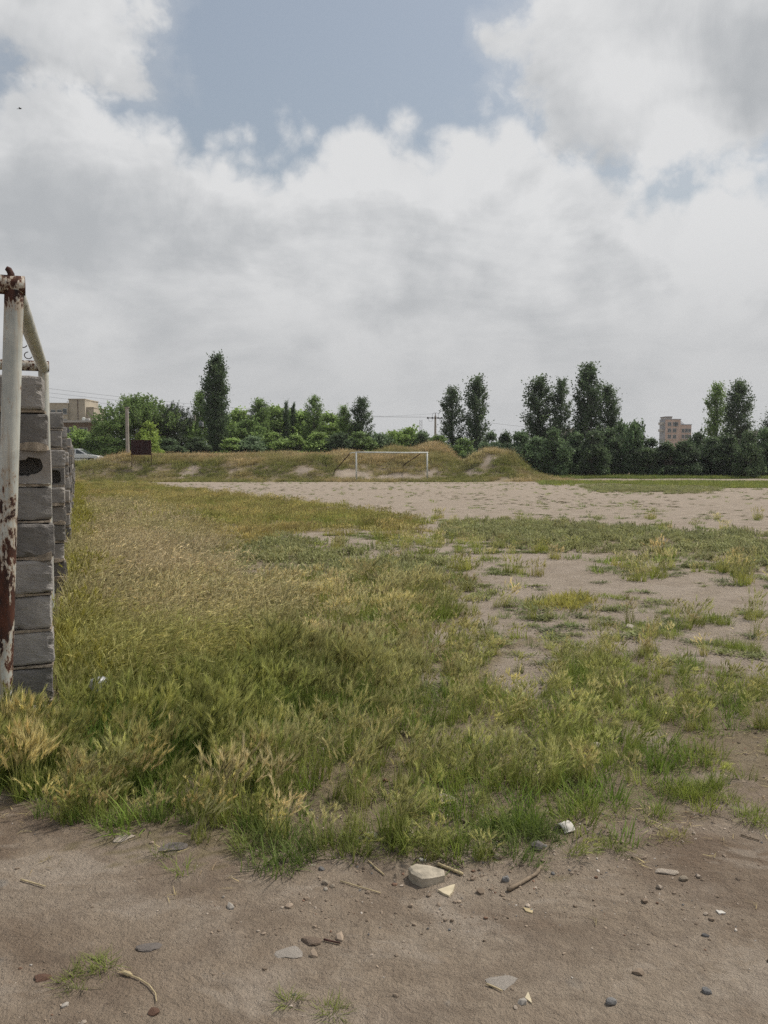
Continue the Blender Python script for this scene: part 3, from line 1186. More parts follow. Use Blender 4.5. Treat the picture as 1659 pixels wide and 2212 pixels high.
def build_tan():
    Y = 150.0
    k = Y / F
    X = lambda u: (u - CX) * k * 1.0
    Z = lambda v: at(829, v, Y).z
    x0 = at(150, 900, Y).x
    root = empty('apartment_house', (x0, Y, 0))
    tag(root, 'tan rendered apartment house with stair tower rising behind the wall end', 'building')
    xx = lambda u: at(u, 900, Y).x - x0
    for nm, u0, u1, v, dep, y in (('wall', 60, 146, 872, 9, 0), ('stair_tower', 146, 181.5, 862.5, 7, .6), ('side_wing', 181.5, 197, 880, 6, 1.4)):
        zt = Z(v)
        box_part(root, nm, M_tanwall, ((xx(u0) + xx(u1)) / 2, y + dep / 2, zt / 2), (xx(u1) - xx(u0) - .02, dep, zt))
        box_part(root, 'parapet', M_tanwall, ((xx(u0) + xx(u1)) / 2, y + dep / 2, zt + .08), (xx(u1) - xx(u0) + .14, dep + .2, .16))
    zz = Z(888)
    window(root, xx(143.5) - .25, Z(888.5), .8, 1.05, 0)
    window(root, xx(129), Z(891), .9, 1.0, 0)
    window(root, xx(143.5) - .25, Z(911), .8, .9, 0)
    window(root, xx(115), Z(891), .9, 1.0, 0)
    mb = MB()
    mb.tube([(xx(166), .55, Z(862)), (xx(166), .55, Z(915))], .05, 5)
    mb.build('drain_pipe', M_rust, root)
    mb = MB()
    mb.tube([(xx(137), 2, Z(872)), (xx(137), 2, Z(864))], .04, 5)
    mb.build('aerial', M_rust, root)


def build_flat():
    Y = 108.0
    x0 = at(170, 909, Y).x
    xx = lambda u: at(u, 909, Y).x - x0
    zt = at(829, 910, Y).z
    root = empty('flat_roofed_house', (x0, Y, 0))
    tag(root, 'low brown house with pale projecting flat roof slab and roof tanks', 'building')
    box_part(root, 'wall', M_brownwall, ((xx(100) + xx(200)) / 2, 4, (zt - .2) / 2), (xx(200) - xx(100), 8, zt - .2))
    box_part(root, 'roof', M_paleplast, ((xx(90) + xx(211)) / 2, 3.6, zt - .06), (xx(211) - xx(90), 9.2, .26))
    window(root, xx(150), zt - 1.4, 1.2, 1.1, 0)
    window(root, xx(180), zt - 1.4, 1.2, 1.1, 0)
    mb = MB()
    mb.tube([(xx(175), 1.0, zt + .05), (xx(175), 1.0, zt + .5), (xx(175), 1.0, zt + .58)], [.24, .24, .1], 10)
    mb.build('water_tank', M_white, root)
    mb = MB()
    mb.box((xx(182.5), 1.2, zt + .25), (.5, .5, .4), 0, .03)
    mb.build('air_cooler', M_paleplast, root)


def build_brick():
    Y = 260.0
    x0 = at(1459, 930, Y).x
    xx = lambda u: at(u, 930, Y).x - x0
    Z = lambda v: at(829, v, Y).z
    root = empty('apartment_block', (x0, Y, 0))
    tag(root, 'pinkish brick apartment block with stepped roof above the dark hedge', 'building')

    def slab(nm, m, u0, u1, v, dep, y):
        zt = Z(v)
        box_part(root, nm, m, ((xx(u0) + xx(u1)) / 2, y + dep / 2, zt / 2), (xx(u1) - xx(u0), dep, zt))
        box_part(root, 'parapet', M_greyplast, ((xx(u0) + xx(u1)) / 2, y + dep / 2, zt + .12), (xx(u1) - xx(u0) + .3, dep + .3, .24))
    slab('wall', M_pinkbrick, 1437, 1470, 906.5, 5.2, 0)
    slab('lower_wing', M_pinkbrick, 1470.05, 1494, 918, 5.0, .2)
    zt = Z(906.5) + .24
    xl = xx(1437)
    box_part(root, 'side_wall', M_greyplast, (xl - .06, 2.6, (zt - .3) / 2), (.12, 5.1, zt - .3))
    for v in (914, 929):
        box_part(root, 'balcony', M_paleplast, (xl - .5, 2.4, Z(v)), (.8, 3.4, .8))
    for v in (921, 936):
        box_part(root, 'side_window', M_glass, (xl - .14, 2.4, Z(v)), (.06, 1.2, 1.0))
    box_part(root, 'roof_room', M_paleplast, ((xx(1437.5) + xx(1452)) / 2, 2.6, (zt + Z(900.5)) / 2), (xx(1452) - xx(1437.5), 4.4, Z(900.5) - zt))
    box_part(root, 'roof_room_slab', M_rust, ((xx(1437.5) + xx(1452)) / 2, 2.6, Z(900.3)), (xx(1453) - xx(1437), 4.8, .22))
    for v in (916, 929.5, 943):
        for u in (1446, 1457):
            window(root, xx(u), Z(v), 1.15, 1.25, 0)
    for u in (1461.5,):
        window(root, xx(u), Z(916), .9, 1.25, 0)
    for v in (930, 943):
        for u in (1476, 1483, 1490):
            window(root, xx(u), Z(v), .85, 1.25, .2)
    mb = MB()
    a, b = Vector((xx(1470.5), 2, Z(905))), Vector((xx(1484), 2, Z(917)))
    for y in (2, 4):
        for dz in (0, -.9):
            p, q = a.copy(), b.copy()
            p.y = q.y = y
            p.z += dz
            q.z += dz * .2
            mb.tube([p, q], .07, 4)
    for i in range(6):
        p = a.lerp(b, i / 5)
        mb.tube([(p.x, 2, p.z), (p.x, 4, p.z)], .05, 4)
        mb.tube([(p.x, 2, p.z), (p.x, 2, p.z - .9 + .1 * i)], .05, 4)
    mb.build('stair_frame', M_greyplast, root)


def build_pale(u0, u1, v, Y, label):
    x0 = at((u0 + u1) / 2, v, Y).x
    w = at(u1, v, Y).x - at(u0, v, Y).x
    zt = at(829, v, Y).z
    root = empty('distant_house', (x0, Y, 0))
    tag(root, label, 'building')
    box_part(root, 'wall', M_paleplast, (0, 4, zt / 2), (w, 8, zt))
    box_part(root, 'roof', M_paleplast, (0, 4, zt + .1), (w + .6, 8.6, .25))
    for i in range(3):
        window(root, -w / 2 + w * (i + .5) / 3, zt - 1.8, 1.1, 1.2, 0)


build_tan()
build_flat()
build_brick()
build_pale(1186, 1246, 928, 170, 'pale plastered house showing between two pairs of poplars')
build_pale(1612, 1640, 932, 240, 'small pale house half hidden beside the rightmost poplars')


# ------------------------------------------------------------------ car
def build_car():
    Y = 74.0
    pr = at(221, 990, Y)
    z0 = gh(pr.x - 2, Y)
    ztop = at(190, 975, Y).z
    base = max(z0, ztop - 1.42)
    root = empty('parked_car', (pr.x - 2.05, Y, base - .0), 0.0)
    tag(root, 'white estate car parked on the bank beyond the wall', 'car')
    # side outline, nose to the right
    low = [(-2.0, .38), (-2.06, .62), (-2.02, .86), (-1.9, .90), (.62, .90), (1.1, .86), (1.85, .76), (2.03, .62), (2.05, .40), (1.95, .26), (-1.9, .26)]
    mb = MB()
    mb.prism(low, -.82, .82)
    mb.build('body', M_car, root)
    cab = [(-1.98, .90), (-1.86, 1.34), (-1.6, 1.40), (-.1, 1.42), (.12, 1.38), (.98, .88)]
    mb = MB()
    n = len(cab)
    i0 = len(mb.v)
    for sy in (-1, 1):
        for (x, z) in cab:
            mb.v.append((x, sy * (.80 - .16 * (z - .88) / .54), z))
            mb.k.append(0.0)
    mb.f.append(tuple(range(n)))
    mb.f.append(tuple(range(2 * n - 1, n - 1, -1)))
    for a in range(n):
        b = (a + 1) % n
        mb.f.append((b, a, n + a, n + b))
    mb.build('cabin', M_car, root)
    # glass of both sides, front and back
    for sy in (-1, 1):
        for pts in ([(-1.80, .95), (-1.74, 1.30), (-1.02, 1.32), (-1.02, .95)], [(-.92, .95), (-.92, 1.33), (-.22, 1.34), (-.22, .95)], [(-.12, .95), (-.12, 1.34), (.06, 1.31), (.70, .95)]):
            mb = MB()
            mb.poly([(x, sy * (.806 - .16 * (z - .88) / .54), z) for x, z in (pts if sy < 0 else pts[::-1])])
            mb.poly([(x, sy * (.796 - .16 * (z - .88) / .54), z) for x, z in (pts if sy > 0 else pts[::-1])])
            mb.build('side_window', M_glass, root)
    mb = MB()
    mb.poly([(.97, -.70, .915), (.97, .70, .915), (.18, .60, 1.375), (.18, -.60, 1.375)])
    mb.build('windscreen', M_glass, root)
    for sx in (-1.28, 1.28):
        for sy in (-.76, .76):
            mb = MB()
            mb.tube([(sx, sy - .09, .30), (sx, sy + .09, .30)], .30, 18)
            wh = mb.build('wheel', M_black, root)
            mb = MB()
            mb.tube([(sx, sy - .10, .30), (sx, sy + .10, .30)], .18, 12)
            mb.build('rim', M_white, wh)
    for sy in (-.6, .6):
        mb = MB()
        mb.box((2.02, sy, .62), (.08, .3, .14), 0, .01)
        mb.build('headlight', M_winframe, root)
        mb = MB()
        mb.box((-2.04, sy, .7), (.06, .2, .22), 0, .01)
        mb.build('tail_light', M_rust, root)
    mb = MB()
    mb.box((0, -.83, .55), (3.2, .03, .05))
    mb.build('rub_strip', M_black, root)


build_car()


# ------------------------------------------------------------------ birds
def build_bird():
    c = at(43, 235, 42)
    root = empty('flying_bird', c, math.radians(15))
    root.scale = (.55, .55, .55)
    tag(root, 'small dark bird gliding high in the sky at upper left', 'bird')
    mb = MB()
    mb.tube([(.17, 0, .01), (.12, 0, .02), (.02, 0, .0), (-.10, 0, -.01), (-.16, 0, -.02)], [.008, .028, .040, .028, .008], 8)
    # wings: raised, joined to the back
    for s, dx, dz in ((1, -.16, .26), (-1, .16, -.03)):
        sp = .30 * s
        x = dx
        a = [(.06, 0, .02), (.07 + x * .45, sp * .45, .02 + dz * .55), (.02 + x, sp, .02 + dz), (-.05 + x * .5, sp * .5, .012 + dz * .5), (-.07, 0, .012)]
        mb.poly(a)
        mb.poly([(p[0], p[1], p[2] - .008) for p in reversed(a)])
    mb.poly([(-.14, .02, -.01), (-.14, -.02, -.01), (-.27, -.05, -.03), (-.27, .05, -.03)])
    mb.poly([(-.14, -.02, -.016), (-.14, .02, -.016), (-.27, .05, -.036), (-.27, -.05, -.036)])
    b = mb.build('body', M_feather, root)


build_bird()


# ------------------------------------------------------------------ trees
def leaves_mesh(name, C, size, seed, cluster_val):
    """C: leaf centres; two-triangle leaves with random facing"""
    r = np.random.default_rng(seed)
    N = len(C)
    d = r.normal(size=(N, 3))
    d[:, 2] = d[:, 2] * .7 - .1
    d /= np.linalg.norm(d, axis=1)[:, None]
    w = np.cross(d, r.normal(size=(N, 3)))
    w /= np.linalg.norm(w, axis=1)[:, None] + 1e-9
    s = (size * r.uniform(.6, 1.35, N))[:, None]
    b = np.cross(d, w)
    V = np.stack([C - d * s * .55, C + w * s * .36 + b * s * .06, C + d * s * .55, C - w * s * .36 + b * s * .06], 1).reshape(-1, 3)
    lv = np.clip(np.repeat(cluster_val + r.normal(0, .16, N), 4), 0, 1)
    return np_mesh(name, V, 4, np.arange(4 * N), M_leaf, {'lv': lv})


def limb(mb, a, b, r0, r1, r, wob=.1, n=5):
    a, b = Vector(a), Vector(b)
    L = (b - a).length
    pts = [a]
    for i in (1, 2):
        pts.append(a.lerp(b, i / 3) + Vector((r.uniform(-1, 1), r.uniform(-1, 1), r.uniform(0, 1))) * L * wob * .4)
    pts.append(b)
    mb.tube(pts, [r0, r0 * .75 + r1 * .25, r0 * .4 + r1 * .6, r1], n, False)


def poplar(seed, hgt=12.0, wid=1.35, nc=120, per=62, clear=.06):
    """columnar poplar: ascending limbs, leaf tufts with gaps"""
    r = random.Random(seed)
    q = np.random.default_rng(seed)
    tb = MB()
    tb.tube([(0, 0, -.4), (.05, .02, hgt * .3), (-.05, .05, hgt * .65), (.02, 0, hgt * .97)], [.22, .17, .09, .02], 7)
    C, cv = [], []
    lob = [(r.uniform(0, 6.28), r.uniform(.1, .95), r.uniform(-.35, .45)) for _ in range(9)]
    for i in range(nc):
        t = clear + (1 - clear) * ((i + r.random()) / nc)
        ph = r.uniform(0, 2 * math.pi)
        env = (0.62 + .38 * math.sin(math.pi * min(1, t * .95 + .05)) ** .7) * (1 if t < .72 else max(.10, math.cos((t - .72) / .30 * 1.45)))
        if t < .25:
            env *= .75 + t
        for (lp, lt, la) in lob:
            env *= 1 + la * math.exp(-((t - lt) / .08) ** 2) * max(0, math.cos(ph - lp))
        rad = wid * env * (.35 + .65 * math.sqrt(r.random()))
        c = np.array([math.cos(ph) * rad, math.sin(ph) * rad, hgt * t])
        if r.random() < .55:
            limb(tb, (0, 0, max(.5, hgt * t - rad * 2.0)), c, .045, .012, r)
        k = int(per * r.uniform(.5, 1.3))
        sx = r.uniform(.15, .30)
        P = q.normal(size=(k, 3)) * np.array([sx, sx, r.uniform(.28, .46)])
        out = np.array([math.cos(ph), math.sin(ph), 0]) * .25
        P += out[None] * (P[:, 2:3] / .4)
        C.append(P + c)
        cv.append(np.full(k, r.uniform(.08, .92)))
    C = np.concatenate(C)
    C[:, 2] = np.maximum(C[:, 2], .3)
    return tb.mesh('trunk', M_bark), leaves_mesh('crown', C, .21, seed, np.concatenate(cv))


def bush(seed, hgt=4.4, wid=1.6, nc=170, per=64, spiky=0.0, lsz=.21):
    """broad leafy shrub or small tree: tufts over a lobed crown reaching the ground"""
    r = random.Random(seed)
    q = np.random.default_rng(seed)
    tb = MB()
    C, cv = [], []
    stems = [(r.uniform(-.5, .5) * wid, r.uniform(-.5, .5) * wid) for _ in range(5)]
    for (x, y) in stems:
        limb(tb, (x * .3, y * .3, -.3), (x, y, hgt * .75), .07, .02, r, .12)
    lobes = []
    for _ in range(9):
        a_, q_ = r.uniform(0, 6.28), .75 * math.sqrt(r.random())
        lobes.append((math.cos(a_) * q_ * wid, math.sin(a_) * q_ * wid, hgt * (.80 - .50 * q_ ** 1.3) * r.uniform(.75, 1.05), wid * r.uniform(.30, .48)))
    lobes.append((r.uniform(-.2, .2) * wid, 0, hgt * .84, wid * .36))
    lobes += [(math.cos(a) * wid * .6, math.sin(a) * wid * .6, hgt * .18, wid * .5) for a in (0.3, 1.9, 3.4, 4.9)]
    for i in range(nc):
        lx, ly, lz, lr = lobes[i % len(lobes)]
        d = q.normal(size=3)
        d /= np.linalg.norm(d)
        if d[2] < -.5:
            d[2] *= -.5
        rad = lr * r.uniform(.55, 1.05)
        c = np.array([lx + d[0] * rad, ly + d[1] * rad, min(hgt, max(.25, lz + d[2] * rad * .9))])
        s = stems[i % 5]
        if r.random() < .4:
            limb(tb, (s[0], s[1], max(.3, c[2] * .6)), c, .03, .008, r, .1, 4)
        k = int(per * r.uniform(.5, 1.3))
        C.append(q.normal(size=(k, 3)) * np.array([.22, .22, .17]) + c)
        cv.append(np.full(k, r.uniform(.05, .95)))
    if spiky:
        for i in range(int(spiky)):
            a, rr = r.uniform(0, 6.28), wid * math.sqrt(r.random()) * .9
            z0 = hgt * (1 - .45 * (rr / wid) ** 2) * r.uniform(.80, .95)
            b = np.array([math.cos(a) * rr, math.sin(a) * rr, z0])
            e = b + np.array([math.cos(a) * rr / wid * r.uniform(.3, 1.1) * hgt * .18, math.sin(a) * .3, hgt * r.uniform(.08, .2)])
            limb(tb, b, e, .025, .006, r, .12, 4)
            k = int(r.uniform(20, 48))
            t = q.random(k)[:, None]
            C.append(b + (e - b) * t + q.normal(size=(k, 3)) * .075)
            cv.append(np.full(k, r.uniform(.3, .9)))
    C = np.concatenate(C)
    return tb.mesh('trunk', M_bark), leaves_mesh('crown', C, lsz, seed, np.concatenate(cv))


POP = [poplar(101, 12, 1.42, 140, 110), poplar(102, 12, 1.45, 135, 110), poplar(103, 12, 1.36, 150, 115), poplar(104, 12, 1.5, 110, 105)]
DENSE = poplar(140, 12, 1.25, 270, 95, .03)
BUSH = [bush(s) for s in (201, 202, 203, 204)] + [bush(205, 4.4, 1.6, 170, 60, 30), bush(206, 4.4, 1.6, 160, 60, 18)]
DARK, MIDG, BRI, YEL, BLU = (0.105, 0.150, 0.076), (0.205, 0.295, 0.095), (0.30, 0.41, 0.125), (0.35, 0.45, 0.105), (0.20, 0.275, 0.15)


def plant(kind, name, cat, proto, u, vtop, wpx, Y, ref_h, ref_w, colr, label, group=None, zb=None, rz=None):
    p = at(u, vtop, Y)
    z = gh(p.x, Y) if zb is None else zb
    root = empty(name, (p.x, Y, z - .05), rnd.uniform(0, 6.28) if rz is None else rz)
    tag(root, label, cat, group)
    sz = (p.z - z) / ref_h
    sx = (wpx * Y / F / 2) / ref_w
    root.scale = (sx, sx, sz)
    for nm, me in (('trunk', proto[0]), ('crown', proto[1])):
        o = bpy.data.objects.new(nm, me)
        col.objects.link(o)
        o.parent = root
        k = rnd.uniform(.88, 1.12)
        o.color = (colr[0] * k, colr[1] * k, colr[2] * k, 1)
    return root


poplars = [
    (432, 846, 34, 92, 2, MIDG, 'shorter poplar leaning against the left side of the tallest dense poplar'),
    (560, 862, 44, 90, 1, MIDG, 'mid green poplar with pointed top right of the tallest dense poplar'),
    (618, 869, 16, 93, 0, DARK, 'very narrow dark poplar, left one of a close pair'),
    (634, 871, 15, 94, 2, DARK, 'very narrow dark poplar, right one of a close pair'),
    (678, 856, 40, 92, 3, MIDG, 'medium poplar with ragged double top left of the far goal'),
    (743, 878, 34, 90, 0, MIDG, 'short poplar behind the left post of the far goal'),
    (782, 859, 46, 90, 3, DARK, 'ragged poplar with open crown above the left half of the far goal'),
    (978, 837, 50, 92, 3, DARK, 'poplar standing right of the pole with crossarm, gaps in its crown'),
    (1029, 815, 52, 91, 1, DARK, 'tall poplar above the grassy mound right of the far goal'),
    (1164, 816, 64, 88, 1, DARK, 'broad poplar right of the grassy mound, leftmost of four'),
    (1213, 820, 48, 89, 3, DARK, 'slimmer poplar touching the broad one right of the mound'),
    (1271, 787, 60, 87, 2, DARK, 'tallest poplar of the right half of the tree line'),
    (1314, 833, 52, 88, 1, DARK, 'lower poplar at the right shoulder of the tallest right hand poplar'),
    (1551, 829, 48, 92, 3, MIDG, 'pale green thin poplar near the right edge'),
    (1597, 823, 56, 88, 1, DARK, 'dark poplar with wide top near the right edge'),
    (1672, 888, 50, 88, 0, DARK, 'poplar cut off by the right edge of the photo'),
]
plant('p', 'poplar_tree', 'tree', DENSE, 466, 769, 47, 84, 12.2, 1.42, DARK, 'tallest dense dark poplar in the left half of the tree line', 'poplars of the tree line')
for (u, v, w, Y, k, c, lab) in poplars:
    plant('p', 'poplar_tree', 'tree', POP[k], u, v, w, Y, 12.2, 1.6, c, lab, 'poplars of the tree line')
BIG = bush(240, 6.2, 4.2, 480, 64, 190, .17)
plant('b', 'bushy_tree', 'tree', BIG, 300, 856, 190, 79, 6.3, 4.3, MIDG, 'big wide bushy tree with feathery shoots behind the plain concrete pole', rz=.4)
BIG2 = bush(241, 6.2, 3.0, 150, 40, 130, .14)
plant('b', 'bushy_tree', 'tree', BIG2, 368, 872, 110, 80, 6.3, 3.1, (0.075, 0.098, 0.062), 'greyish feathery tree at the right side of the big bushy tree', rz=1.4)

shrubs = [
    # left of the tall poplar
    (172, 926, 60, 84, 4, BRI, 'leafy shrub directly behind the white car'),
    (212, 915, 60, 82, 0, MIDG, 'shrub between the white car and the big bushy tree'),
    (248, 945, 50, 76, 1, MIDG, 'low shrub just left of the plain concrete pole'),
    (320, 908, 50, 76, 2, YEL, 'bright yellowish green shrub above the rusty sign board'),
    (338, 958, 28, 73, 3, YEL, 'small bright shrub at the right edge of the rusty sign board'),
    (362, 945, 60, 76, 1, DARK, 'dark low shrub right of the rusty sign board'),
    (402, 905, 60, 82, 5, MIDG, 'shrub left of the pole with the transformer box'),
    (424, 942, 50, 79, 2, DARK, 'dark shrub at the foot of the pole with the transformer box'),
    # between the tall poplar and the goal
    (512, 882, 76, 92, 0, BRI, 'tall bright broadleaf tree right beside the tallest dense poplar'),
    (535, 905, 60, 86, 4, MIDG, 'shrub below the pointed mid green poplar, left side'),
    (592, 874, 66, 94, 1, BRI, 'rounded bright tree left of the narrow poplar pair'),
    (655, 884, 60, 95, 2, BRI, 'bright rounded tree right of the narrow poplar pair'),
    (706, 890, 60, 94, 3, BRI, 'bright rounded tree left of the short poplar'),
    (484, 893, 54, 95, 3, BRI, 'bright tree peeping out right behind the tallest dense poplar'),
    (566, 886, 60, 97, 0, BRI, 'bright tree behind the pointed mid green poplar'),
    (626, 886, 52, 98, 5, MIDG, 'mid green tree behind the narrow poplar pair'),
    (684, 900, 60, 97, 2, MIDG, 'mid green tree behind the medium ragged poplar'),
    (732, 902, 56, 97, 1, BRI, 'bright tree behind the short poplar'),
    (766, 912, 52, 96, 0, MIDG, 'mid green tree behind the ragged open poplar'),
    (500, 944, 60, 80, 1, BRI, 'low leafy shrub at the foot of the tallest dense poplar'),
    (545, 940, 60, 80, 2, BLU, 'low shrub below the pointed mid green poplar'),
    (592, 932, 66, 81, 3, BRI, 'low shrub below the rounded bright tree'),
    (640, 938, 60, 80, 0, BRI, 'low shrub under the narrow poplar pair'),
    (688, 932, 64, 81, 1, BRI, 'low shrub under the medium ragged poplar'),
    (735, 935, 60, 81, 5, DARK, 'low dark shrub behind the left post of the far goal'),
    (775, 930, 60, 83, 2, MIDG, 'low shrub above the left end of the far crossbar'),
    # centre
    (818, 936, 60, 86, 4, BLU, 'bluish green shrub above the middle of the far crossbar'),
    (850, 930, 56, 88, 5, BRI, 'pale green feathery shrub behind the far goal'),
    (884, 922, 56, 88, 4, BRI, 'feathery shrub topping the hedge left of the lattice mast'),
    (917, 930, 54, 87, 0, BLU, 'shrub below the lattice mast'),
    (950, 938, 56, 86, 1, MIDG, 'shrub hiding the foot of the pole with crossarm'),
    (1000, 944, 60, 85, 2, MIDG, 'shrub between the two poplars right of the pole'),
    (1058, 930, 48, 88, 3, BLU, 'shrub right of the tall poplar above the mound'),
    # right hedge
    (1092, 935, 60, 84, 0, DARK, 'hedge shrub above the right slope of the mound'),
    (1124, 944, 56, 82, 1, DARK, 'hedge shrub left of the broad poplar'),
    (1160, 938, 66, 80, 2, DARK, 'dark hedge shrub under the broad poplar'),
    (1202, 932, 66, 79, 3, DARK, 'dark hedge shrub under the slimmer poplar'),
    (1240, 944, 64, 78, 0, DARK, 'dark hedge shrub left of the tallest right hand poplar'),
    (1282, 940, 64, 78, 1, DARK, 'dark hedge shrub under the tallest right hand poplar'),
    (1318, 938, 60, 78, 2, DARK, 'dark hedge shrub under the lower poplar shoulder'),
    (1344, 923, 44, 82, 4, DARK, 'taller hedge shrub, left of a pair that stands out left of the brick block'),
    (1374, 925, 44, 82, 5, DARK, 'taller hedge shrub, right of a pair that stands out left of the brick block'),
    (1402, 945, 60, 78, 3, DARK, 'dark hedge shrub below the left corner of the brick block'),
    (1442, 953, 64, 77, 0, DARK, 'dark hedge shrub below the middle of the brick block'),
    (1484, 950, 64, 77, 1, DARK, 'dark hedge shrub below the right corner of the brick block'),
    (1508, 925, 50, 80, 4, DARK, 'hedge shrub with raised top right of the brick block'),
    (1538, 938, 60, 77, 2, DARK, 'hedge shrub under the pale thin poplar'),
    (1578, 936, 64, 76, 3, DARK, 'dark hedge shrub under the wide topped poplar'),
    (1618, 936, 60, 76, 0, DARK, 'hedge shrub in front of the small pale house'),
    (1655, 925, 60, 75, 1, DARK, 'hedge shrub at the right edge of the photo'),
    (1700, 915, 70, 75, 2, DARK, 'hedge shrub just beyond the right edge poplar'),
]
for (u, v, w, Y, k, c, lab) in shrubs:
    if u > 1080 and abs(u - 1442) > 60:
        v += rnd.uniform(-20, 10)
        w *= rnd.uniform(.85, 1.2)
        Y += rnd.uniform(-2.5, 4)
        kk = rnd.choice((.85, 1.0, 1.2, 1.45))
        c = (c[0] * kk, c[1] * kk * (1.04 if kk > 1.1 else 1), c[2] * kk * .95)
    elif 480 < u < 760 and v < 910:
        w *= 1.25
    plant('s', 'leafy_shrub', 'shrub', BUSH[k], u, v, w * 1.12, Y, 4.35, 1.65, c, lab, 'shrubs of the hedge')


def thicket(name, pts, n, hgt, label, colr):
    r = np.random.default_rng(len(label))
    C, cv = [], []
    pts = [Vector(p) for p in pts]
    tot = sum((pts[i + 1] - pts[i]).length for i in range(len(pts) - 1))
    for i in range(len(pts) - 1):
        a, b = pts[i], pts[i + 1]
        m = int(n * (b - a).length / tot)
        for _ in range(m):
            p = a.lerp(b, r.random())
            x, y = p.x + r.normal() * .5, p.y + r.uniform(-1.2, 1.6)
            z = gh(x, y) + hgt * r.random() * (0.7 + .5 * float(fbm(np.array([x * .5]), np.array([y * .5]), 6, 3)[0]))
            k = 26
            C.append(r.normal(size=(k, 3)) * np.array([.32, .32, .26]) + np.array([x, y, z]))
            cv.append(np.full(k, r.uniform(.1, .6)))
    o = bpy.data.objects.new(name, leaves_mesh(name, np.concatenate(C), .22, 9, np.concatenate(cv)))
    o.color = (*colr, 1)
    col.objects.link(o)
    tag(o, label, 'thicket', kind='stuff')


thicket('hedge_undergrowth', [(9, 83, 0), (16, 81, 0), (28, 80, 0), (42, 77, 0)], 1000, 3.0, 'dark tangled undergrowth filling the foot of the right hand hedge', DARK)
thicket('tree_line_undergrowth', [(-34, 86, 0), (-20, 86, 0), (-8, 86, 0), (9, 88, 0)], 700, 2.0, 'leafy undergrowth between the shrubs of the left tree line', MIDG)
thicket('distant_wood', [(-60, 150, 0), (-20, 140, 0), (30, 130, 0), (90, 120, 0)], 900, 4.4, 'far green wood seen in gaps behind the tree line', BLU)


# ------------------------------------------------------------------ grass
def blade(mb, rn, base, az, lean, L, w, segs, k0, k1, curve=.6, tipw=.12):
    x, y, z = base
    pts = []
    ang = lean
    st = L / segs
    ca, sa = math.cos(az), math.sin(az)
    px, py = -sa, ca
    for i in range(segs + 1):
        t = i / segs
        ww = w * (1 - t) ** .7 * .5 + w * tipw * .5 * (1 if i < segs else 0)
        pts.append(((x - px * ww, y - py * ww, z), (x + px * ww, y + py * ww, z), t))
        x += math.sin(ang) * ca * st
        y += math.sin(ang) * sa * st
        z += math.cos(ang) * st
        ang += curve / segs
    b = len(mb.v)
    for l, r_, t in pts[:-1]:
        mb.v += [l, r_]
        mb.k += [k0 + (k1 - k0) * t] * 2
        mb.rn += [rn] * 2
    tip = pts[-1][0]
    mb.v.append(tip)
    mb.k.append(k1)
    mb.rn.append(rn)
    for i in range(segs - 1):
        mb.f.append((b + 2 * i, b + 2 * i + 1, b + 2 * i + 3, b + 2 * i + 2))
    mb.f.append((b + 2 * (segs - 1), b + 2 * (segs - 1) + 1, b + 2 * segs))
    return Vector(tip), ang, (ca, sa)


def awned_head(mb, rn, p, ang, ca, sa, L, w, aw, n_aw, r):
    d = Vector((math.sin(ang) * ca, math.sin(ang) * sa, math.cos(ang)))
    s = Vector((-sa, ca, 0))
    t = d.cross(s)
    for q in (s, t):
        b = len(mb.v)
        mb.v += [tuple(p), tuple(p + d * L * .4 + q * w * .5), tuple(p + d * L), tuple(p + d * L * .4 - q * w * .5)]
        mb.k += [.75, 1, 1, 1]
        mb.rn += [rn] * 4
        mb.f.append((b, b + 1, b + 2, b + 3))
    for i in range(n_aw):
        f = r.uniform(.1, .9)
        o = p + d * L * f
        e = (d + s * r.uniform(-.42, .42) + t * r.uniform(-.42, .42)).normalized()
        sd = e.orthogonal().normalized() * aw
        b = len(mb.v)
        mb.v += [tuple(o - sd), tuple(o + sd), tuple(o + e * L * r.uniform(.55, .95))]
        mb.k += [1, 1, 1]
        mb.rn += [min(1, rn + .15)] * 3
        mb.f.append((b, b + 1, b + 2))


class GB(MB):
    def __init__(s):
        super().__init__()
        s.rn = []

    def mesh(s, name, m):
        me = super().mesh(name, m)
        a = me.attributes.new('rn', 'FLOAT', 'POINT')
        a.data.foreach_set('value', np.array(s.rn, dtype=np.float32))
        return me


def clump_barley(seed, stalks=18, rad=.075, hgt=.34, lod=0):
    r = random.Random(seed)
    mb = GB()
    segs = [4, 3, 2][lod]
    wm = [1, 1.7, 3.0][lod]
    for i in range(stalks):
        a, q = r.uniform(0, 6.28), rad * math.sqrt(r.random())
        b = (q * math.cos(a), q * math.sin(a), -.01)
        rn = r.random()
        az = r.gauss(0, 1.1)
        for k in range(2 if lod < 2 else 1):
            blade(mb, rn * .8, b, r.uniform(0, 6.28), r.uniform(.05, .45), hgt * r.uniform(.35, .70), .0043 * wm, segs, 0, .2, r.uniform(.2, 1.2))
        h = hgt * r.uniform(.60, 1.0)
        tip, ang, (ca, sa) = blade(mb, rn, b, az, r.uniform(.0, .22), h, .003 * wm, segs, .1, .6, r.uniform(.05, .55), .8)
        awned_head(mb, rn, tip, ang, ca, sa, r.uniform(.060, .085), .015 * (1 + lod * .4), .0017 * wm, [16, 7, 2][lod], r)
    return mb.mesh('barley_grass', M_grass)


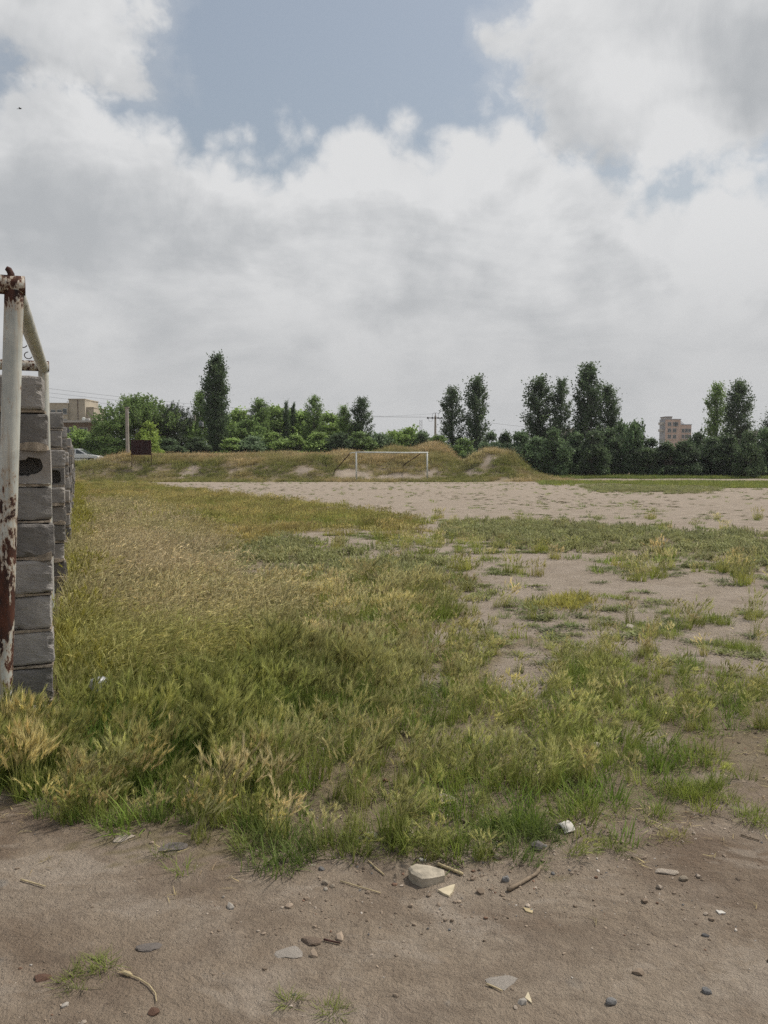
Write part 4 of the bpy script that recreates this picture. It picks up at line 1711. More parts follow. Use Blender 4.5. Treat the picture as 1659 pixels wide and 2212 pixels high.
def clump_turf(seed, n=34, rad=.08, hgt=.15, w=.0045, lod=0, spread=.9, k1=.1):
    r = random.Random(seed)
    mb = GB()
    for i in range(n):
        a, q = r.uniform(0, 6.28), rad * math.sqrt(r.random())
        blade(mb, r.random(), (q * math.cos(a), q * math.sin(a), -.008), a + r.gauss(0, .7), r.uniform(.1, spread), hgt * r.uniform(.5, 1.15), w * r.uniform(.7, 1.3), [4, 3, 2][lod], 0, k1, r.uniform(.2, 1.3))
    return mb.mesh('turf', M_grass)


def clump_fine(seed, n=30, rad=.12, hgt=.40, w=.0035, lod=0):
    """dry brome: thin leaning stems with loose nodding heads"""
    r = random.Random(seed)
    mb = GB()
    for i in range(n):
        a, q = r.uniform(0, 6.28), rad * math.sqrt(r.random())
        az = r.gauss(.2, .9)
        rn = r.random()
        tip, ang, (ca, sa) = blade(mb, rn, (q * math.cos(a), q * math.sin(a), -.01), az, r.uniform(.1, .5), hgt * r.uniform(.55, 1.1), w, 3, .0, .9, r.uniform(.3, 1.3), .7)
        if r.random() < .6:
            awned_head(mb, rn, tip, min(ang, 1.5), ca, sa, .05, .007 + .004 * lod, w * .4, 4, r)
    return mb.mesh('dry_grass', M_grass)


def clump_weed(seed, n=26, rad=.18, hgt=.11):
    """grey green low herb: short stems set with small leaves"""
    r = random.Random(seed)
    mb = GB()
    for i in range(n):
        a, q = r.uniform(0, 6.28), rad * math.sqrt(r.random())
        x, y = q * math.cos(a), q * math.sin(a)
        h = hgt * r.uniform(.5, 1.1)
        lx, ly = r.gauss(0, .25), r.gauss(0, .25)
        for k in range(6):
            t = (k + 1) / 6
            blade(mb, r.random(), (x + lx * h * t, y + ly * h * t, h * t - .02), r.uniform(0, 6.28), r.uniform(.5, 1.2), .05 * r.uniform(.6, 1.3), .014, 2, 0, .3, .5)
    return mb.mesh('grey_herb', M_grass)


def clump_flat(seed, n=34, rad=.16):
    """prostrate knotweed-like mat"""
    r = random.Random(seed)
    mb = GB()
    for i in range(n):
        a = r.uniform(0, 6.28)
        L = rad * math.sqrt(r.random())
        for k in range(4):
            q = L * (k + 1) / 4
            blade(mb, r.random(), (q * math.cos(a), q * math.sin(a), .004 + .012 * r.random()), a + r.gauss(0, 1.2), r.uniform(.9, 1.5), .035 * r.uniform(.6, 1.3), .010, 2, 0, .3, .3)
    return mb.mesh('knotweed', M_grass)


def scatter(name, meshes, P, rot, scl, idx, bc, hc, label, cat='grass'):
    N = len(P)
    kinds = bpy.data.collections.new(name + '_kinds')
    for i, me in enumerate(meshes):
        o = bpy.data.objects.new(f'{name}_{i:02d}', me)
        o['kind'] = 'stuff'
        kinds.objects.link(o)
    me = bpy.data.meshes.new(name)
    me.vertices.add(N)
    me.vertices.foreach_set('co', np.asarray(P, dtype=np.float32).ravel())
    for k, a in (('rot', rot), ('scl', scl), ('bc', bc), ('hc', hc)):
        t = me.attributes.new(k, 'FLOAT_VECTOR', 'POINT')
        t.data.foreach_set('vector', np.asarray(a, dtype=np.float32).ravel())
    t = me.attributes.new('idx', 'INT', 'POINT')
    t.data.foreach_set('value', np.asarray(idx, dtype=np.int32))
    ob = bpy.data.objects.new(name, me)
    col.objects.link(ob)
    tag(ob, label, cat, kind='stuff')
    ng = bpy.data.node_groups.new(name, 'GeometryNodeTree')
    ng.interface.new_socket('Geometry', in_out='INPUT', socket_type='NodeSocketGeometry')
    ng.interface.new_socket('Geometry', in_out='OUTPUT', socket_type='NodeSocketGeometry')
    nd = ng.nodes
    gi, go = nd.new('NodeGroupInput'), nd.new('NodeGroupOutput')
    ins = nd.new('GeometryNodeInstanceOnPoints')
    ci = nd.new('GeometryNodeCollectionInfo')
    ci.inputs[0].default_value = kinds
    ci.inputs['Separate Children'].default_value = True
    ci.inputs['Reset Children'].default_value = True

    def na(nm, typ):
        n = nd.new('GeometryNodeInputNamedAttribute')
        n.data_type = typ
        n.inputs[0].default_value = nm
        return n.outputs[0]
    L = ng.links.new
    e2r = nd.new('FunctionNodeEulerToRotation')
    L(na('rot', 'FLOAT_VECTOR'), e2r.inputs[0])
    L(gi.outputs[0], ins.inputs['Points'])
    L(ci.outputs[0], ins.inputs['Instance'])
    ins.inputs['Pick Instance'].default_value = True
    L(na('idx', 'INT'), ins.inputs['Instance Index'])
    L(e2r.outputs[0], ins.inputs['Rotation'])
    L(na('scl', 'FLOAT_VECTOR'), ins.inputs['Scale'])
    L(ins.outputs[0], go.inputs[0])
    md = ob.modifiers.new('scatter', 'NODES')
    md.node_group = ng
    return ob


# prototypes, three levels of detail each
G_BAR = [[clump_barley(10 + i) for i in range(5)], [clump_barley(20 + i, 32, .16, .34, 1) for i in range(4)], [clump_barley(30 + i, 40, .34, .33, 2) for i in range(4)]]
G_TURF = [[clump_turf(40 + i) for i in range(5)], [clump_turf(50 + i, 34, .15, .17, .011, 1) for i in range(4)], [clump_turf(60 + i, 60, .36, .20, .022, 2, .7, .6) for i in range(4)]]
G_FINE = [[clump_fine(70 + i) for i in range(4)], [clump_fine(80 + i, 34, .22, .40, .006, 1) for i in range(4)], [clump_fine(85 + i, 44, .36, .36, .014, 2) for i in range(3)]]
G_WEED = [[clump_weed(90 + i) for i in range(4)]]
G_FLAT = [[clump_flat(95 + i) for i in range(4)]]
BUCKET = {}


def add(kind, lod, P, scl, bc, hc, tilt=.12, rzs=3.14):
    n = len(P)
    if n == 0:
        return
    rot = np.stack([rg.normal(0, tilt, n), rg.normal(0, tilt, n), rg.uniform(-rzs, rzs, n)], 1)
    if np.ndim(scl) == 1:
        scl = np.stack([scl * .5 + .5 * np.maximum(scl, .7), scl * .5 + .5 * np.maximum(scl, .7), scl], 1)
    BUCKET.setdefault((kind, lod), []).append((P, rot, scl, bc, hc))


def lerp3(a, b, t):
    a, b = np.array(a), np.array(b)
    return a[None] * (1 - t[:, None]) + b[None] * t[:, None]


def vary(c, n, s=.18):
    return c * np.clip(1 + rg.normal(0, s, (n, 1)), .5, 1.7) * np.clip(1 + rg.normal(0, .022, (n, 3)), .9, 1.1)


def pts(y0, y1, dens, xl=.56, pad=2.0):
    a = lambda y: 2 * (xl * y + pad)
    area = (a(y0) + a(y1)) / 2 * (y1 - y0)
    n = int(area * dens)
    Y = rg.uniform(y0, y1, int(n * 1.5))
    keep = rg.random(len(Y)) < a(Y) / a(y1)
    Y = Y[keep]
    X = rg.uniform(-1, 1, len(Y)) * a(Y) / 2
    return X, Y


LUSH, GREEN, OLIVE, STRAW, TAN = (0.100, 0.188, 0.028), (0.240, 0.290, 0.056), (0.40, 0.375, 0.092), (0.62, 0.53, 0.235), (0.70, 0.60, 0.34)
BROWN, GREYG = (0.26, 0.20, 0.12), (0.230, 0.245, 0.100)
wall_x = lambda Y: WALL0.x + (Y - WALL0.y) * E1.x / E1.y


def field():
    zones = [(2.0, 6.5, 0, 1.0), (6.5, 16, 1, 1.0), (16, 60, 2, 1.0)]
    for (y0, y1, lod, _) in zones:
        dens = [130, 62, 13][lod]
        X, Y = pts(y0, y1, dens)
        ok = (X > wall_x(Y) + np.where(Y > WALL0.y - .1, .05, -9)) | (Y < WALL0.y - .15)
        X, Y = X[ok], Y[ok]
        R, u, v = regions(X, Y)
        Z = ground_h(X, Y)
        big = fbm(X * .35, Y * .35, 61, 4)
        med = fbm(X * 1.6, Y * 1.6, 62, 4)
        rr = rg.random(len(X))
        # --- barley
        lush = np.clip(np.exp(-(((u - 330) / 300) ** 2 + ((v - 1600) / 110) ** 2)) * 1.3 + .55 * np.exp(-(((u - 620) / 260) ** 2 + ((v - 1480) / 70) ** 2)) + (med - .5) * .8, 0, 1)
        ripe = np.clip(.42 + (big - .5) * 1.4 + .5 * np.exp(-(((u - 760) / 330) ** 2 + ((v - 1290) / 60) ** 2)) + .9 * np.exp(-(((u - 600) / 170) ** 2 + ((v - 1790) / 70) ** 2)) - .7 * lush, 0, 1)
        edge = sst(v, 1880, 1780)
        s = R['barley'] > 0
        dn = np.where(s, .62 + .38 * lush, 0) * (.45 + .55 * edge) * np.clip(.35 + (fbm(X * 3.1, Y * 3.1, 64, 3) - .35) * 3, .15, 1)
        m = (rr < dn * .62)
        n = m.sum()
        hs = (.64 + .26 * lush[m] + .35 * (med[m] - .5) + rg.normal(0, .10, n)) * (.45 + .55 * edge[m])
        hs *= np.where(v[m] < 1420, .85, 1.0)
        add('barley', lod, np.stack([X[m], Y[m], Z[m]], 1), np.clip(hs, .3, 1.5), vary(lerp3(GREEN, LUSH, lush[m]) * (1 - ripe[m][:, None] * .5) + np.array(OLIVE) * ripe[m][:, None] * .5, n),
            vary(lerp3((.36, .365, .115), TAN, ripe[m]), n), .10, .9)
        m2 = s & (rr > .55) & (rr < .55 + .45 * (.55 + .45 * lush))
        n = m2.sum()
        add('turf', lod, np.stack([X[m2], Y[m2], Z[m2]], 1), np.clip(.80 + .45 * lush[m2] + rg.normal(0, .15, n), .5, 1.5) * (.6 + .4 * edge[m2]), vary(lerp3(GREEN, LUSH, np.clip(lush[m2] + .3, 0, 1)), n), vary(lerp3(OLIVE, STRAW, ripe[m2]), n))
        # --- mixed grass right of the tall stand
        s = R['right'] > 0
        hole = np.clip(R['hole'], 0, 1)
        thick = np.clip(.62 + .30 * sst(u, 1380, 1600) + (med - .42) * 3.0 + (big - .5) * 1.2, 0.05, 1) * (1 - hole)
        m = s & (rr < thick * .40)
        n = m.sum()
        rp = np.clip(.35 + (big[m] - .5) * 2 + rg.normal(0, .15, n), 0, 1)
        add('barley', lod, np.stack([X[m], Y[m], Z[m]], 1), np.clip(.42 + .3 * (med[m] - .5) + rg.normal(0, .1, n), .25, .9) * (.65 + .35 * sst(v[m], 1800, 1650)), vary(lerp3(GREEN, OLIVE, rp), n), vary(lerp3((.40, .42, .13), TAN, rp), n), .2, 1.2)
        m = s & (rr > .40) & (rr < .40 + .6 * thick)
        n = m.sum()
        add('turf', lod, np.stack([X[m], Y[m], Z[m]], 1), np.clip(.75 + .4 * (med[m] - .5) + rg.normal(0, .15, n), .35, 1.2), vary(lerp3(GREEN, LUSH, np.clip(rg.random(n), 0, 1) * .8), n), vary(lerp3(OLIVE, STRAW, rg.random(n) * .7), n), .2)
        # --- dry brome along the wall
        s = R['dry'] > 0
        m = s & (rr < .62 * np.clip(.4 + (med - .3) * 2.4, .25, 1))
        n = m.sum()
        g_ = np.clip(.10 + (big[m] - .5) * 2.0 + sst(v[m], 1340, 1470) * .8 + sst(u[m], 230, 120) * .6 + (med[m] - .5) * .9, 0, 1)
        add('fine', lod, np.stack([X[m], Y[m], Z[m]], 1), np.clip(.80 + rg.normal(0, .14, n) + .25 * g_, .4, 1.3), vary(lerp3((.34, .285, .150), GREEN, g_), n), vary(lerp3((.60, .51, .31), (.44, .41, .15), g_), n), .12, .9)
        m = s & (rr > .62) & (rr < .62 + .26 + .12 * (v > 1340))
        n = m.sum()
        add('turf', lod, np.stack([X[m], Y[m], Z[m]], 1), np.clip(1.0 + rg.normal(0, .2, n), .5, 1.6), vary(lerp3(OLIVE, GREEN, rg.random(n)), n), vary(lerp3(OLIVE, STRAW, rg.random(n)), n))
        # --- yellowish meadow strip
        s = (R['mid'] > 0) & (R['grey'] == 0)
        m = s & (rr < .85)
        n = m.sum()
        t = np.clip(.55 + (big[m] - .5) * 2.4, 0, 1)
        hsc = np.clip(.62 + rg.normal(0, .12, n) + .3 * (med[m] - .5), .3, 1.1)
        c1, c2 = vary(lerp3(GREEN, (.38, .335, .11), t), n), vary(lerp3((.40, .37, .13), (.54, .45, .20), t), n)
        sel = rg.random(n) < .45
        Pm = np.stack([X[m], Y[m], Z[m]], 1)
        add('barley', lod, Pm[sel], hsc[sel], c1[sel], c2[sel], .1, .9)
        add('turf', lod, Pm[~sel], hsc[~sel] * 1.2, c1[~sel], c2[~sel])
        # --- far right strip
        s = (R['farr'] > 0)
        m = s & (rr < .9)
        n = m.sum()
        add('turf', lod, np.stack([X[m], Y[m], Z[m]], 1), np.clip(.9 + rg.normal(0, .2, n), .4, 1.6), vary(lerp3((.16, .20, .06), GREEN, rg.random(n)), n), vary(lerp3((.20, .24, .07), OLIVE, rg.random(n)), n))
    # --- grey green herb beds
    X, Y = pts(7, 60, 32)
    R, u, v = regions(X, Y)
    pat = fbm(X * .8, Y * .8, 66, 4)
    m = (R['grey'] > 0) & (rg.random(len(X)) < np.clip(.9 + (pat - .5) * 1.5, .2, 1)) & (X > wall_x(Y) + .2)
    n = m.sum()
    P = np.stack([X[m], Y[m], ground_h(X[m], Y[m])], 1)
    add('weed', 0, P, np.clip(.95 + rg.normal(0, .2, n) + .5 * (pat[m] - .5), .4, 1.5), vary(lerp3(GREYG, (.29, .29, .115), rg.random(n)), n), vary(lerp3((.28, .295, .155), (.36, .33, .18), rg.random(n)), n))
    # --- scattered tufts and mats on the bare pitch
    for (y0, y1, dn, lod) in ((3.0, 9, 26, 0), (9, 18, 20, 1), (18, 58, 5.0, 1)):
        X, Y = pts(y0, y1, dn)
        R, u, v = regions(X, Y)
        cover = R['barley'] + R['right'] + R['dry'] + R['grey'] + R['mid'] + R['farr']
        f1 = fbm(X * .55, Y * .55, 81, 4)
        f2 = fbm(X * 2.2, Y * 2.2, 82, 3)
        rim = sst(v, 1230, 1330) * sst(v, 1600, 1380)
        mid_ = sst(v, 1140, 1180) * sst(v, 1300, 1230)
        want = (f1 * .45 + f2 * .55) + .095 * rim + .095 * mid_ + .035 - .05 * sst(v, 1120, 1060) - .10 * sst(u, 1500, 1700) * rim
        front = v < 1740
        m = (cover == 0) & (want > .575) & front & (X > wall_x(Y) + .3)
        k = rg.random(len(X))
        ma = m & (k < .40)
        n = ma.sum()
        P = np.stack([X, Y, ground_h(X, Y)], 1)
        add('turf', lod, P[ma], np.clip(.55 + rg.normal(0, .2, n), .2, 1.2), vary(lerp3(GREEN, LUSH, rg.random(n) * .7), n), vary(lerp3(OLIVE, STRAW, rg.random(n)), n), .2)
        mb_ = m & (k > .40) & (k < .78)
        n = mb_.sum()
        add('flat', 0, P[mb_], np.clip(.9 + rg.normal(0, .25, n), .4, 1.6), vary(lerp3((.12, .145, .06), GREYG, rg.random(n)), n), vary(lerp3(GREYG, OLIVE, rg.random(n)), n), .05)
        mc = m & (k > .78) & (want > .60) & (v > 1120)
        n = mc.sum()
        add('barley', lod, P[mc], np.clip(.55 + rg.normal(0, .12, n), .3, .9), vary(lerp3(GREEN, OLIVE, rg.random(n)), n), vary(lerp3((.40, .42, .13), TAN, rg.random(n)), n), .2, 1.5)
    # --- small dark crusts and dead mats over the far pitch
    X, Y = pts(14, 60, 1.6)
    R, u, v = regions(X, Y)
    cover = R['barley'] + R['right'] + R['dry'] + R['grey'] + R['mid'] + R['farr']
    f1 = fbm(X * .3, Y * .3, 83, 4)
    m = (cover == 0) & (rg.random(len(X)) < np.clip((f1 - .48) * 6, 0, .9))
    n = m.sum()
    add('flat', 0, np.stack([X[m], Y[m], ground_h(X[m], Y[m])], 1), np.clip(.7 + rg.normal(0, .25, n), .3, 1.5), vary(lerp3((.17, .135, .09), (.17, .17, .08), rg.random(n)), n), vary(lerp3((.20, .155, .10), OLIVE, rg.random(n) * .6), n), .05)
    # --- the bank
    X = rg.uniform(-36, 15, 17000)
    Y = rg.uniform(59.5, 82, 17000)
    cov, bare = bank_cover(X, Y)
    Z = ground_h(X, Y)
    n1, n2 = fbm(X * .35, Y * .35, 95, 4), fbm(X * 1.3, Y * 1.3, 96, 3)
    hgt_ = Z
    m = (cov > rg.random(len(X))) & (n2 + .25 * sst(Z, .1, .8) > .42)
    toppy = sst(Z, 1.0, 1.7)
    n = m.sum()
    t = np.clip(.26 + (n1[m] - .5) * 2.6 + .42 * toppy[m], 0, 1)
    sel = rg.random(n) < .45
    P = np.stack([X[m], Y[m], Z[m]], 1)
    c1 = vary(lerp3((.20, .225, .062), (.41, .34, .15), t), n)
    c2 = vary(lerp3((.33, .31, .11), (.60, .465, .27), t), n)
    s_ = np.clip(.8 + .35 * toppy[m] + rg.normal(0, .2, n), .3, 1.7)
    add('turf', 2, P[sel], s_[sel] * 1.1, c1[sel], c2[sel])
    add('fine', 2, P[~sel], s_[~sel], c1[~sel], c2[~sel], .12, 1.2)
    # --- rough verge in front of the right hand hedge
    X = rg.uniform(12, 50, 4200)
    Y = rg.uniform(69, 80, 4200)
    keep = (Y > 71.5 + .6 * np.sin(X)) & (Y > 69)
    X, Y = X[keep], Y[keep]
    n = len(X)
    add('turf', 2, np.stack([X, Y, ground_h(X, Y)], 1), np.clip(1.2 + rg.normal(0, .35, n), .4, 2.4), vary(lerp3((.15, .19, .05), LUSH, rg.random(n) * .6), n), vary(lerp3((.18, .21, .06), OLIVE, rg.random(n) * .7), n))
    # --- foot of the wall and explicit tufts at the path edge
    spots = [(600, 1850, .13, 1.15, LUSH), (725, 1840, .10, 1.0, GREEN), (560, 1835, .08, .8, GREEN), (190, 2112, .06, .35, GREEN), (150, 2135, .05, .3, GREEN), (215, 2098, .04, .3, GREEN), (350, 1842, .05, .35, GREEN),
             (1145, 1862, .06, .3, LUSH), (1320, 1828, .08, .45, GREEN), (1450, 1812, .04, .4, OLIVE), (1540, 1345, .20, 1.0, GREEN), (1410, 1365, .28, .7, GREEN), (1190, 1310, .26, .8, OLIVE),
             (1240, 1298, .30, .8, OLIVE), (1330, 1292, .2, .4, GREEN), (1640, 1775, .10, .5, GREEN), (1580, 1402, .25, .7, GREEN), (1520, 1728, .16, .6, GREEN), (1470, 1715, .13, .6, GREEN), (1430, 1768, .08, .5, GREEN),
             (630, 2160, .02, .25, GREEN), (720, 2190, .02, .25, GREEN), (1000, 1840, .10, .7, GREEN), (1100, 1815, .16, .9, LUSH), (1180, 1800, .10, .7, LUSH), (900, 1835, .12, .8, GREEN)]
    for (us, vs, rad, sc_, colr) in spots:
        if vs > 1780:
            colr = tuple(a_ * .5 + b_ * .5 for a_, b_ in zip(colr, (.15, .17, .06)))
        p = ong(us, vs)
        n = max(3, int(260 * rad * rad * 3.14 / max(1, (p.y / 3.2))))
        a, q = rg.uniform(0, 6.28, n), rad * np.sqrt(rg.random(n))
        X, Y = p.x + q * np.cos(a), p.y + q * np.sin(a)
        P = np.stack([X, Y, ground_h(X, Y)], 1)
        lod = 0 if p.y < 8 else 1
        add('turf', lod, P, np.clip(sc_ * (1.05 - .5 * q / rad) + rg.normal(0, .1, n) * sc_, .12, 1.6), vary(np.tile(np.array(colr), (n, 1)), n), vary(lerp3(OLIVE, STRAW, rg.random(n)), n), .25)
    for q in range(200):
        us, vs = (rg.uniform(-160, 130), rg.uniform(1625, 1730)) if q < 120 else (rg.uniform(90, 620), rg.uniform(1640, 1790))
        vs += 0 if q < 120 else (us - 350) * .05
        p = gp(us, vs)
        z = gh(p.x, p.y)
        add('barley', 0, np.array([[p.x, p.y, z]]), np.array([rg.uniform(.35, .75) * (1.25 if q < 120 else 1.0 - .4 * float(sst(vs, 1700, 1800)))]), vary(np.array([GREEN if rg.random() < .5 else LUSH]), 1), vary(np.array([(.34, .345, .11) if rg.random() < .6 else STRAW]), 1), .12, 1.0)
    for k in range(9):
        for q in range(26):
            y = STEP * k + rg.uniform(-.5, 3.9)
            x = rg.uniform(.02, .30)
            w = WALL0 + E1 * y + E2 * x
            lod = 0 if w.y < 6.5 else 1
            c = np.array([GREEN if rg.random() < .6 else OLIVE])
            add('barley' if rg.random() < .5 else 'turf', lod, np.array([[w.x, w.y, gh(w.x, w.y)]]), np.array([rg.uniform(.5, 1.1)]), c, np.array([OLIVE]), .15, 1.5)


field()
LIB = {'barley': (G_BAR, 'barley_grass', ['wild barley with bristly heads standing near the path', 'wild barley stand of the middle field', 'far wild barley of the meadow strip']),
       'turf': (G_TURF, 'turf', ['short green grass blades of the foreground', 'short grass of the middle field', 'short grass of the far field and bank']),
       'fine': (G_FINE, 'dry_grass', ['thin dry grass by the first wall pier', 'tan dry grass along the block wall', 'tan dry grass of the bank']),
       'weed': (G_WEED, 'grey_herb', ['grey green low herbs in beds on the pitch']),
       'flat': (G_FLAT, 'knotweed', ['flat mats of creeping weed on the bare pitch'])}
for (kind, lod), lst in BUCKET.items():
    meshes, nm, labs = LIB[kind]
    P = np.concatenate([a[0] for a in lst])
    idx = rg.integers(0, len(meshes[lod]), len(P))
    scatter(nm, meshes[lod], P, np.concatenate([a[1] for a in lst]), np.concatenate([a[2] for a in lst]), idx, np.concatenate([a[3] for a in lst]), np.concatenate([a[4] for a in lst]), labs[lod])


# ------------------------------------------------------------------ stones, sticks and rubbish
def rock_mesh(seed, m, flat=.6, ang=0.5):
    r = random.Random(seed)
    bm = bmesh.new()
    bmesh.ops.create_icosphere(bm, subdivisions=2, radius=1)
    cuts = []
    for _ in range(7):
        d = Vector((r.gauss(0, 1), r.gauss(0, 1), r.gauss(0, 1))).normalized()
        cuts.append((d, r.uniform(.55, .9)))
    for v in bm.verts:
        for d, k in cuts:
            q = v.co.dot(d)
            if q > k:
                v.co -= d * (q - k) * (.9 if ang else .5)
        v.co *= 1 + r.uniform(-.05, .05)
        if flat < .3:
            a_ = math.atan2(v.co.y, v.co.x)
            v.co *= 1 + .16 * math.sin(2 * a_ + seed) + .12 * math.sin(3 * a_ + 2 * seed) + .08 * math.sin(7 * a_ + seed)
        v.co.z *= flat
    me = bpy.data.meshes.new('stone')
    bm.to_mesh(me)
    bm.free()
    me.materials.append(m)
    return me


def stone(name, u, v, wpx, m, label, flat=.6, seed=1, asp=.7, sink=.35, cat='stone', group=None):
    p = ong(u, v)
    w = wpx * math.hypot(p.y, CAMZ) / F / 2
    o = bpy.data.objects.new(name, rock_mesh(seed, m, flat))
    col.objects.link(o)
    o.scale = (w, w * asp, w)
    o.rotation_euler = (0, 0, rnd.uniform(-.5, .5))
    o.location = (p.x, p.y + w * asp * .5, p.z + w * flat * (1 - sink) * .6)
    tag(o, label, cat, group)
    return o


stone('dark_stone', 1162, 1838, 31, M_st['dark'], 'round dark stone at the edge of the grass below the white pipe piece', .75, 2, .8, .25)
stone('small_stone', 1093, 1905, 16, M_st['blue'], 'small blue grey stone left of the curved stick', .9, 3, .8, .2)
stone('small_stone', 1322, 2172, 21, M_st['blue'], 'slate grey angular stone alone on the lower right of the path', .8, 4, .8, .25)
stone('small_stone', 1529, 2147, 22, M_st['grey'], 'light grey stone near the lower right edge of the path', .65, 5, .8, .3)
stone('small_stone', 1479, 1903, 22, M_st['tan'], 'brown half buried stone at the right side of the path', .55, 6)
stone('pale_stone', 1442, 1888, 40, M_st['dustpale'], 'pale crumbly stone patch set into the path at right', .25, 8, .7, .5)
stone('half_buried_stone', 802, 1812, 40, M_st['pale'], 'cream half buried stone in front of the straw coloured grass', .35, 10, .7, .45)
stone('half_buried_stone', 872, 1812, 50, M_st['conc'], 'brownish half buried stone among green blades right of the cream one', .45, 11, .8, .4)
stone('half_buried_stone', 962, 1738, 52, M_st['conc'], 'large pale stone hidden in the grass above the concrete chunk', .5, 12, .8, .35)
stone('half_buried_stone', 262, 1816, 46, M_st['dustpale'], 'oval pale stone flush with the path below the left grass', .15, 13, .7, .6)
stone('half_buried_stone', 372, 1836, 52, M_st['dustdark'], 'dark bluish flat stone flush with the path by a small tuft', .18, 14, .8, .55)
stone('flat_stone', 625, 2068, 54, M_st['dusty'], 'round light grey flat stone set in the middle of the path', .12, 15, .9, .6)
stone('brick_fragment', 672, 2040, 46, M_st['clod'], 'dark brown brick fragment lying flat above the round flat stone', .3, 16, .6, .45, 'brick')
stone('flat_stone', 1085, 2130, 60, M_st['dusty'], 'dusty grey stone flush with the path near the bottom', .10, 19, .8, .6)
stone('flat_stone', 320, 2052, 48, M_st['dustdark'], 'dark slate shard pressed into the left of the path', .2, 22, .6, .5)
stone('brick_fragment', 90, 2118, 40, M_st['brick'], 'reddish brick crumb on the far left of the path', .25, 23, .6, .5, 'brick')
stone('brick_fragment', 330, 2192, 26, M_st['brick'], 'small red brick crumb at the bottom left of the path', .4, 24, .8, .4, 'brick')
stone('pebble', 702, 1912, 14, M_st['tan'], 'largest of three tan pebbles by a lying straw', .8, 25, .9, .2)
stone('pebble', 718, 1918, 12, M_st['tan'], 'right one of three tan pebbles by a lying straw', .8, 26, .9, .2)
stone('pebble', 703, 1924, 10, M_st['pale'], 'smallest front one of three pebbles by a lying straw', .8, 27, .9, .2)
stone('pebble', 1075, 1857, 17, M_st['tan'], 'rounded tan pebble beside the short wood splinter', .8, 29, .9, .2)
stone('white_stone', 1362, 1360, 26, M_st['pale'], 'pale stone on the bare pitch at right', .6, 32, .9, .3)
stone('white_stone', 1290, 1615, 26, M_st['pale'], 'pale stone lying on the bare gap in the right hand grass', .5, 33, .9, .3)


def build_chunk():
    p = ong(922, 1902)
    k = math.hypot(p.y, CAMZ) / F
    root = empty('concrete_chunk', (p.x, p.y, p.z))
    w = 66 * k
    mb = MB()
    top = [(-.48, .22), (-.30, .40), (.10, .34), (.46, .22), (.50, .02), (.10, -.16), (-.12, -.22), (-.40, -.02)]
    bot = [(-.54, .20), (-.34, .46), (.14, .40), (.52, .26), (.52, -.06), (.12, -.28), (-.16, -.36), (-.46, -.10)]
    n = len(top)
    zt = [.42, .40, .38, .30, .30, .36, .40, .44]
    mb.v += [(x * w, y * w, -.05 * w) for x, y in bot] + [(x * w * 1.02, y * w * 1.02, z * w * .62) for (x, y), z in zip(bot, zt)] + [(x * w, y * w, z * w * .75) for (x, y), z in zip(top, zt)]
    mb.v.append((0, .08 * w, .31 * w))
    mb.k += [0.0] * len(mb.v)
    for r_ in range(2):
        for i in range(n):
            j = (i + 1) % n
            mb.f.append((r_ * n + i, r_ * n + j, (r_ + 1) * n + j, (r_ + 1) * n + i))
    for i in range(n):
        mb.f.append((2 * n + i, 2 * n + (i + 1) % n, 3 * n))
    bpy.data.objects.remove(root)
    o = mb.build('concrete_chunk', M_st['conc'])
    o.location = p
    tag(o, 'flat topped chunk of broken concrete at the edge of the path', 'rubble')


build_chunk()


def stick(name, uvs, rpx, m, label, cat='stick', taper=.8, lift=.004):
    P = [ong(u, v) for u, v in uvs]
    r = rpx * math.hypot(P[0].y, CAMZ) / F
    for q in P:
        q.z += r * .6 + lift
    pp = []
    for i in range(len(P) - 1):
        pp += [P[i], P[i].lerp(P[i + 1], .5)]
    pp.append(P[-1])
    mb = MB()
    n = len(pp)
    mb.tube(pp, [r * (1 - (1 - taper) * i / (n - 1)) * rnd.uniform(.9, 1.1) for i in range(n)], 7)
    o = mb.build(name, m, None, True)
    tag(o, label, cat)
    return o, P


stick('curved_stick', [(1098, 1926), (1120, 1915), (1140, 1903), (1158, 1892), (1169, 1876)], 4.2, M_stick, 'curved grey stick lying on the path right of the concrete chunk', taper=.85)
stick('cane_stick', [(946, 1871), (970, 1880), (999, 1892)], 3.4, M_straw, 'short straw coloured cane behind the concrete chunk')
stick('wood_splinter', [(1056, 1838), (1068, 1847), (1082, 1858)], 4.5, M_stick, 'short wood splinter below the grass edge')
stick('dry_straw', [(735, 1906), (775, 1918), (822, 1932)], 1.3, M_straw, 'thin dry straw lying beside the three tan pebbles', 'straw')
stick('dry_straw', [(795, 1862), (812, 1878), (830, 1893)], 1.6, M_straw, 'dry straw pointing at the concrete chunk from the upper left', 'straw')
stick('dry_straw', [(45, 1903), (70, 1910), (98, 1918)], 1.6, M_straw, 'dry straw lying on the far left of the path', 'straw')
stick('twig', [(1050, 2129), (1068, 2136), (1085, 2144)], 1.8, M_straw, 'short pale twig near the bottom of the path', 'twig')
stick('twig', [(700, 2033), (712, 2036), (735, 2041)], 2.0, M_rust, 'dark little twig beside the brick fragment', 'twig')
stick('twig', [(965, 1855), (982, 1864), (1000, 1876)], 1.8, M_stick, 'thin twig behind the straw coloured cane', 'twig')
stick('twig', [(1600, 1806), (1620, 1812), (1640, 1818)], 1.8, M_stick, 'thin twig on the path at the right edge', 'twig')


